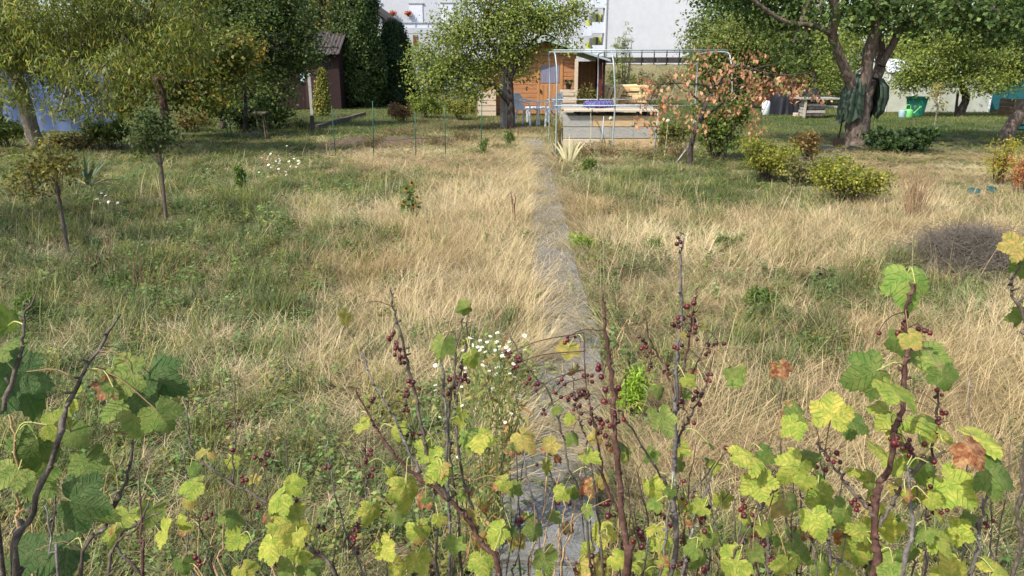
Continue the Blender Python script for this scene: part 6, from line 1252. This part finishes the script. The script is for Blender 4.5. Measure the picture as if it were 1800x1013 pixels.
for x, y, r, c, br in ((718, 868, 33, Y_, .10), (750, 797, 24, YG, 0), (768, 828, 24, YG, 0), (848, 770, 28, Y_, .12), (833, 634, 19, YG, .1), (776, 611, 24, LG, 0), (814, 544, 15, LG, 0), (810, 730, 14, Y_, 0), (805, 742, 13, Y_, 0),
    (505, 918, 36, Y_, .22), (475, 962, 28, Y_, 0), (482, 880, 26, YG, .1), (412, 905, 24, LG, 0), (415, 950, 22, YG, 0), (515, 858, 20, YG, 0), (652, 905, 22, Y_, .05), (735, 940, 24, YG, .5), (680, 968, 24, Y_, 0), (738, 990, 24, Y_, .1),
    (332, 850, 24, YG, .1), (290, 940, 24, Y_, 0), (316, 924, 17, Y_, 0), (222, 914, 26, YG, 0), (265, 905, 24, LG, 0), (430, 1006, 20, Y_, 0), (870, 935, 22, YG, .1), (846, 990, 24, YG, .3), (520, 975, 26, YG, 0), (545, 1000, 22, LG, 0),
    (700, 910, 16, LG, 0), (640, 748, 16, YG, .1), (700, 755, 15, YG, 0), (605, 560, 15, OR, .2), (820, 770, 22, LG, 0), (880, 850, 18, YG, .55), (905, 860, 14, LG, .3), (860, 965, 20, YG, 0), (800, 960, 18, LG, 0), (355, 800, 14, OR, .3), (500, 1000, 18, LG, 0), (700, 1000, 18, Y_, 0)):
    b2.leaf(x, y, r, c, br, rnd.uniform(1.2, 1.32))
for x, y, k_ in ((690, 588, 4), (697, 612, 5), (702, 632, 5), (716, 690, 5), (728, 676, 4), (712, 712, 3), (655, 706, 4), (650, 800, 5), (640, 815, 3), (802, 668, 3), (815, 662, 3), (728, 765, 3), (655, 838, 3), (455, 805, 4), (474, 795, 3), (430, 845, 3), (562, 930, 3), (570, 822, 2), (620, 945, 5), (632, 930, 4), (440, 895, 2), (355, 985, 2), (545, 980, 2), (420, 790, 2), (515, 890, 2), (735, 800, 2)):
    b2.berries(x, y, k_, rnd.uniform(1.24, 1.34), 4.6)

b3 = Bush('red currant bush hung with dark red berry strings along its upright stems', Vector((.22, 1.30, 0)))
b3.stem([(1104, 1008), (1097, 937), (1090, 865), (1084, 793), (1081, 740), (1075, 668), (1068, 620), (1064, 570), (1060, 516)], (1.12, 1.2), .0095, .0024, M_CRED, spur=.4)
b3.stem([(1185, 985), (1183, 883), (1186, 786), (1188, 704), (1189, 650), (1192, 604), (1198, 544), (1197, 468), (1202, 412)], (1.2, 1.26), .0085, .0018, M_CGREY, spur=.8)
b3.stem([(1189, 720), (1203, 642), (1216, 570), (1222, 525), (1225, 506)], (1.22, 1.26), .0034, .0014, M_CRED, root=False)
b3.stem([(1187, 790), (1201, 754), (1215, 730), (1235, 690), (1257, 617)], (1.22, 1.28), .0034, .0014, root=False)
b3.stem([(1189, 715), (1203, 686), (1232, 626), (1260, 576)], (1.24, 1.3), .0026, .0011, root=False)
b3.stem([(1188, 695), (1168, 642), (1143, 601), (1131, 538)], (1.23, 1.28), .0028, .0011, M_CRED, root=False)
b3.stem([(1181, 875), (1168, 843), (1136, 797), (1097, 732), (1085, 722)], (1.2, 1.14), .0034, .0016, root=False)
b3.stem([(1200, 1010), (1206, 972), (1222, 911), (1240, 865), (1256, 822)], (1.15, 1.2), .0048, .0022, M_CGREY)
b3.stem([(1190, 905), (1204, 888), (1230, 850), (1258, 811)], (1.2, 1.24), .0026, .001, root=False)
b3.stem([(1165, 987), (1172, 922), (1186, 829)], (1.12, 1.16), .0036, .0018, M_CGREY)
b3.stem([(1085, 900), (1061, 843), (1057, 811), (1047, 757), (1036, 704), (1029, 664), (1026, 585)], (1.16, 1.24), .0036, .0012, M_CRED, root=False)
b3.stem([(1060, 1010), (1050, 900), (1036, 793), (1025, 757), (1014, 722), (1004, 655)], (1.25, 1.32), .0038, .0013)
b3.stem([(1040, 1010), (1020, 873), (999, 823), (991, 775), (979, 731), (967, 695), (934, 654), (914, 624), (896, 586)], (1.28, 1.36), .0042, .0014)
b3.stem([(956, 1010), (946, 947), (940, 885), (922, 823), (928, 780)], (1.25, 1.32), .0040, .0015, M_CGREY)
b3.stem([(1010, 1010), (983, 962), (993, 891), (975, 840)], (1.3, 1.36), .003, .0012, M_CTAN)
b3.stem([(1085, 600), (1095, 575), (1105, 562)], (1.24, 1.26), .0012, .0012, M_CTAN, root=False)
b3.stem([(1100, 660), (1086, 625), (1096, 585), (1107, 562)], (1.24, 1.26), .0014, .001, M_CTAN, root=False)
b3.stem([(1130, 1010), (1140, 930), (1128, 870), (1120, 830)], (1.24, 1.3), .0032, .0012)
b3.stem([(985, 1010), (1000, 940), (1012, 880), (1006, 820)], (1.3, 1.36), .0028, .0011)
b3.stem([(1240, 1010), (1248, 950), (1262, 900), (1290, 850)], (1.2, 1.26), .003, .0011)
for x, y, r, c, br in ((926, 774, 25, OR, .35), (998, 618, 19, OR, .25), (1013, 656, 13, OR, .7), (1055, 940, 24, Y_, .08), (1042, 1000, 26, OR, .35), (1040, 808, 22, YG, .05), (1032, 858, 17, YG, .85), (982, 800, 15, OR, 1.1), (965, 785, 18, OR, .5), (1145, 860, 22, Y_, 0), (1147, 930, 17, Y_, .1),
    (1165, 746, 32, LG, .05), (1102, 786, 20, G_, 0), (1138, 800, 18, G_, 0), (1300, 668, 24, LG, .05), (1285, 655, 18, LG, 0), (1375, 650, 18, OR, .95), (985, 868, 16, YG, .1), (1160, 690, 15, LG, 0), (1210, 668, 14, YG, 0), (1208, 690, 12, LG, 0), (1235, 575, 9, OR, .1), (975, 720, 11, LG, 0), (1000, 735, 12, YG, .2), (1010, 770, 14, LG, .1),
    (1130, 990, 22, YG, 0), (1200, 590, 7, OR, .1), (1160, 960, 18, YG, 0), (1010, 870, 14, LG, 0), (1045, 770, 14, OR, .5), (1215, 655, 12, OR, .9), (1255, 820, 14, YG, 0), (960, 985, 24, LG, .05), (1180, 1000, 20, Y_, 0), (1030, 900, 14, LG, 0), (940, 935, 18, G_, 0), (1090, 985, 20, Y_, .1), (1230, 985, 20, LG, 0), (1270, 880, 16, YG, 0), (1250, 945, 18, LG, 0), (1148, 885, 14, LG, .1)):
    b3.leaf(x, y, r, c, br, rnd.uniform(1.12, 1.3))
for x, y, k_, r in ((895, 622, 4, 4.5), (908, 640, 6, 4.5), (932, 670, 3, 4.3), (945, 685, 2, 4.3), (1000, 592, 4, 4.5), (1062, 652, 3, 6.2), (1086, 690, 3, 6.5), (1066, 688, 2, 6.5), (1100, 705, 2, 5.5), (1030, 690, 6, 5), (1034, 668, 4, 5), (985, 668, 3, 4), (978, 690, 3, 4), (1015, 700, 5, 4.5), (1040, 725, 4, 5), (1060, 740, 4, 5.4), (1075, 745, 3, 5.4), (958, 722, 3, 4), (1010, 715, 4, 4.5), (1194, 425, 4, 4.6), (1216, 536, 3, 5.2), (1190, 568, 5, 5), (1215, 560, 5, 5), (1218, 585, 5, 4.8), (1202, 605, 3, 4.6), (1132, 598, 5, 4.8), (1142, 618, 5, 4.6), (1140, 642, 3, 4.6), (1170, 648, 4, 4.2), (1248, 612, 5, 4.6), (1262, 600, 2, 4.5), (1245, 660, 4, 4.5), (1232, 690, 4, 4.4), (1222, 700, 4, 4.6), (1213, 735, 3, 4.4), (1240, 905, 5, 6), (1238, 920, 3, 5.5), (1124, 942, 6, 6), (1112, 968, 4, 5), (1072, 895, 4, 6), (1068, 880, 3, 5.5), (1070, 775, 3, 5), (1196, 845, 2, 4), (1052, 760, 3, 4.6), (1282, 795, 3, 5.5)):
    b3.berries(x, y, k_, rnd.uniform(1.14, 1.28), r)

# ---- the leafy yellow bush
b4 = Bush('dense currant bush covered in bright yellow-green lobed leaves', Vector((.58, 1.08, 0)))
b4.stem([(1537, 1008), (1537, 955), (1542, 883), (1546, 851), (1562, 826), (1572, 757), (1583, 732), (1590, 650), (1594, 621), (1592, 556), (1599, 521), (1609, 500)], (1.05, 1.12), .0095, .0030, M_CRED, spur=.7)
b4.stem([(1535, 910), (1528, 897), (1497, 861), (1472, 829), (1447, 793), (1436, 779)], (1.06, 1.14), .0050, .0022, root=False, spur=.8)
b4.stem([(1545, 925), (1562, 897), (1590, 851), (1619, 818), (1662, 793)], (1.06, 1.10), .0050, .0026, root=False, spur=.8)
b4.stem([(1585, 1008), (1603, 929), (1598, 851), (1594, 818)], (1.0, 1.04), .0055, .0030, M_CGREY)
b4.stem([(1709, 1008), (1719, 947), (1730, 894), (1743, 854)], (1.1, 1.14), .0052, .0026, M_CGREY)
b4.stem([(1350, 1008), (1350, 955), (1334, 901), (1323, 843), (1316, 797)], (1.08, 1.12), .0062, .0026, spur=.8)
b4.stem([(1336, 897), (1357, 861), (1368, 840)], (1.08, 1.1), .0040, .0022, root=False)
b4.stem([(1400, 1010), (1380, 900), (1372, 800), (1374, 757), (1374, 668)], (1.18, 1.22), .0040, .0012)
b4.stem([(1623, 1008), (1630, 894), (1635, 822), (1645, 740), (1650, 675)], (1.14, 1.18), .0048, .0022)
b4.stem([(1690, 1010), (1695, 860), (1704, 760), (1705, 660)], (1.3, 1.36), .0036, .0012, M_CGREY)
b4.stem([(1460, 1010), (1452, 950), (1440, 900), (1448, 840), (1440, 785)], (1.14, 1.18), .0042, .0018, M_CGREY)
b4.stem([(1290, 1010), (1300, 960), (1330, 910)], (1.1, 1.1), .0035, .0018)
b4.stem([(1780, 1010), (1790, 900), (1800, 800), (1812, 700), (1805, 600), (1794, 545), (1779, 517), (1777, 497), (1789, 469), (1799, 425)], (1.0, 1.05), .0050, .0018)
for x, y, r, c, br, tp, vr in ((1585, 690, 42, YG, .05, (0, -.2, -1), 0), (1522, 660, 40, G_, .05, (-.8, 0, -.4), 1), (1640, 622, 38, LG, .22, (.6, 0, -.8), 0), (1598, 500, 42, LG, .05, (-.2, -.9, .5), 3), (1605, 598, 22, OR, .45, (.4, 0, -.8), 2), (1574, 605, 24, G_, .25, (-.9, 0, -.4), 1), (1463, 718, 36, Y_, .06, (.1, 0, 1), 0),
    (1660, 668, 26, G_, .05, (.4, 0, -1), 5), (1558, 735, 28, YG, 0, (-.5, 0, -.8), 0), (1577, 762, 25, Y_, 0, (.2, 0, -1), 0), (1627, 748, 30, YG, .05, (.5, 0, .6), 3), (1662, 762, 20, Y_, .1, (.9, 0, .2), 0), (1735, 770, 40, Y_, .22, (.8, 0, -.3), 0), (1548, 790, 25, YG, 0, (.1, 0, -1), 0), (1685, 862, 42, YG, .03, (.6, 0, -.7), 0), (1610, 884, 27, Y_, .05, (-.2, 0, -.7), 3),
    (1552, 925, 37, Y_, .06, (0, 0, 1), 0), (1447, 872, 32, YG, 0, (.2, 0, -1), 0), (1395, 828, 34, YG, .06, (-.5, 0, -.6), 1), (1310, 806, 32, Y_, .15, (-.6, 0, -.7), 2), (1335, 858, 28, YG, 0, (.3, 0, -.8), 4), (1370, 893, 23, OR, .35, (.3, 0, -.8), 0), (1388, 752, 24, YG, .4, (-.4, 0, -.5), 2), (1715, 798, 30, OR, 1.05, (.4, 0, -.9), 5),
    (1758, 832, 40, G_, .12, (.9, 0, -.4), 1), (1412, 963, 34, LG, .1, (.6, 0, -.5), 3), (1510, 975, 32, YG, .05, (.3, 0, -1), 0), (1432, 922, 30, YG, 0, (.4, 0, -.7), 1), (1690, 938, 24, Y_, .05, (.7, 0, -.3), 2), (1655, 950, 28, YG, .02, (.3, 0, -.9), 1), (1672, 1002, 36, Y_, .08, (0, 0, 1), 0), (1395, 728, 26, LG, .5, (-1, 0, .1), 2), (1505, 745, 28, G_, .05, (.8, 0, -.6), 5),
    (1780, 432, 26, OR, .1, (-1, 0, .1), 2), (1797, 470, 20, LG, .1, (.2, 0, -1), 5), (1800, 560, 24, LG, .15, (.1, 0, -1), 5), (1575, 820, 22, YG, 0, (0, 0, -1), 4), (1610, 825, 26, LG, 0, (.5, 0, -.6), 1), (1640, 815, 20, G_, 0, (.7, 0, .2), 3), (1540, 870, 24, LG, .1, (-.3, 0, -.8), 2), (1480, 905, 26, LG, .15, (-.5, 0, -.5), 1), (1490, 940, 22, OR, .95, (.8, 0, -.7), 5),
    (1510, 930, 24, YG, .02, (-.6, 0, .4), 3), (1560, 1000, 28, LG, .05, (-.4, 0, -.8), 0), (1600, 985, 24, G_, 0, (.4, 0, -.8), 1), (1345, 930, 17, YG, 0, (.3, 0, -1), 0), (1315, 910, 14, YG, 0, (.4, 0, -.6), 1), (1285, 995, 34, YG, 0, (-.7, 0, -.5), 0), (1330, 975, 18, LG, 0, (.4, 0, -.7), 4), (1425, 800, 22, LG, 0, (.8, 0, .1), 3), (1350, 800, 20, G_, .1, (.6, 0, -.7), 2), (1415, 850, 18, YG, 0, (-.2, 0, -1), 0), (1655, 905, 18, Y_, 0, (.1, 0, -1), 0), (1760, 1000, 30, Y_, .1, (.8, 0, .5), 1), (1380, 1000, 26, YG, .05, (-.3, 0, -.9), 0), (1450, 1000, 24, LG, 0, (.5, 0, -.9), 3), (1620, 940, 20, LG, 0, (-.2, 0, -1), 2), (1400, 885, 18, G_, 0, (.7, 0, -.4), 1), (1530, 840, 20, YG, .25, (-.6, 0, .3), 1), (1640, 868, 16, OR, .5, (.3, 0, -1), 2), (1480, 1005, 22, Y_, 0, (0, 0, 1), 0), (1600, 790, 18, LG, 0, (.2, 0, .8), 3)):
    b4.leaf(x, y, r, c, br, rnd.uniform(1.0, 1.14), tip=tp, var=vr)
for x, y, k_, r in ((1590, 574, 5, 6), (1580, 590, 3, 6), (1622, 578, 4, 6), (1548, 576, 1, 5.5), (1596, 785, 8, 6), (1575, 782, 5, 6), (1618, 805, 2, 6), (1305, 890, 5, 6), (1310, 902, 3, 6), (1335, 930, 7, 6), (1338, 942, 4, 6), (1342, 985, 3, 6.5), (1650, 690, 4, 4.5), (1655, 720, 4, 4.5), (1650, 735, 3, 4.5), (1432, 812, 3, 5.5), (1460, 798, 2, 5.5), (1430, 832, 3, 5.2), (1533, 885, 3, 5.5), (1540, 995, 4, 6), (1640, 858, 2, 5), (1650, 895, 2, 5), (1455, 815, 3, 5), (1357, 832, 2, 5.5), (1420, 855, 2, 5)):
    b4.berries(x, y, k_, rnd.uniform(1.04, 1.14), r)
# thin leafless shoots and suckers that fill the foot of each bush
for B, n_, x0, x1 in ((b1, 5, -60, 260), (b2, 22, 330, 900), (b3, 26, 880, 1290), (b4, 20, 1280, 1780)):
    for i in range(n_):
        x = rnd.uniform(x0, x1); t = rnd.uniform(760, 930); dx = rnd.uniform(-45, 45); Yq = B.base.y + rnd.uniform(-.05, .16)
        B.stem([(x, 1015), (x + dx * .4 + rnd.uniform(-8, 8), (1015 + t) / 2 + 20), (x + dx, t)], (Yq, Yq + .05), rnd.uniform(.0022, .0042), .0012, rnd.choice((M_CSTEM, M_CSTEM, M_CGREY, M_CRED, M_CTAN)), spur=.25)
    for i in range(int(n_ * 1.6)):
        x = rnd.uniform(x0, x1); y = rnd.uniform(860, 1010)
        p, _ = rnd.choice([q for q in B.pts if q[0].z > .55]); c = p + Vector((rnd.gauss(0, .035), rnd.gauss(0, .04), rnd.gauss(0, .025)))
        px_, py_ = to_px(c.x, c.y, c.z)
        if B is not b1 and py_ > 770: B.leaf(px_, py_, rnd.uniform(9, 19), rnd.choice((YG, LG, G_, Y_, OR)), rnd.choice((0, 0, .1, .3, .7)), c.y)

for B, n_ in ((b2, 12), (b3, 24), (b4, 10)):
    for i in range(n_):
        p, _ = rnd.choice([q for q in B.pts if q[0].z > .55]); x, y = to_px(p.x, p.y, p.z)
        if y > 600: B.berries(x + rnd.uniform(-12, 12), y + 8, rnd.choice((2, 3, 4)), p.y, rnd.uniform(4.2, 5.4))
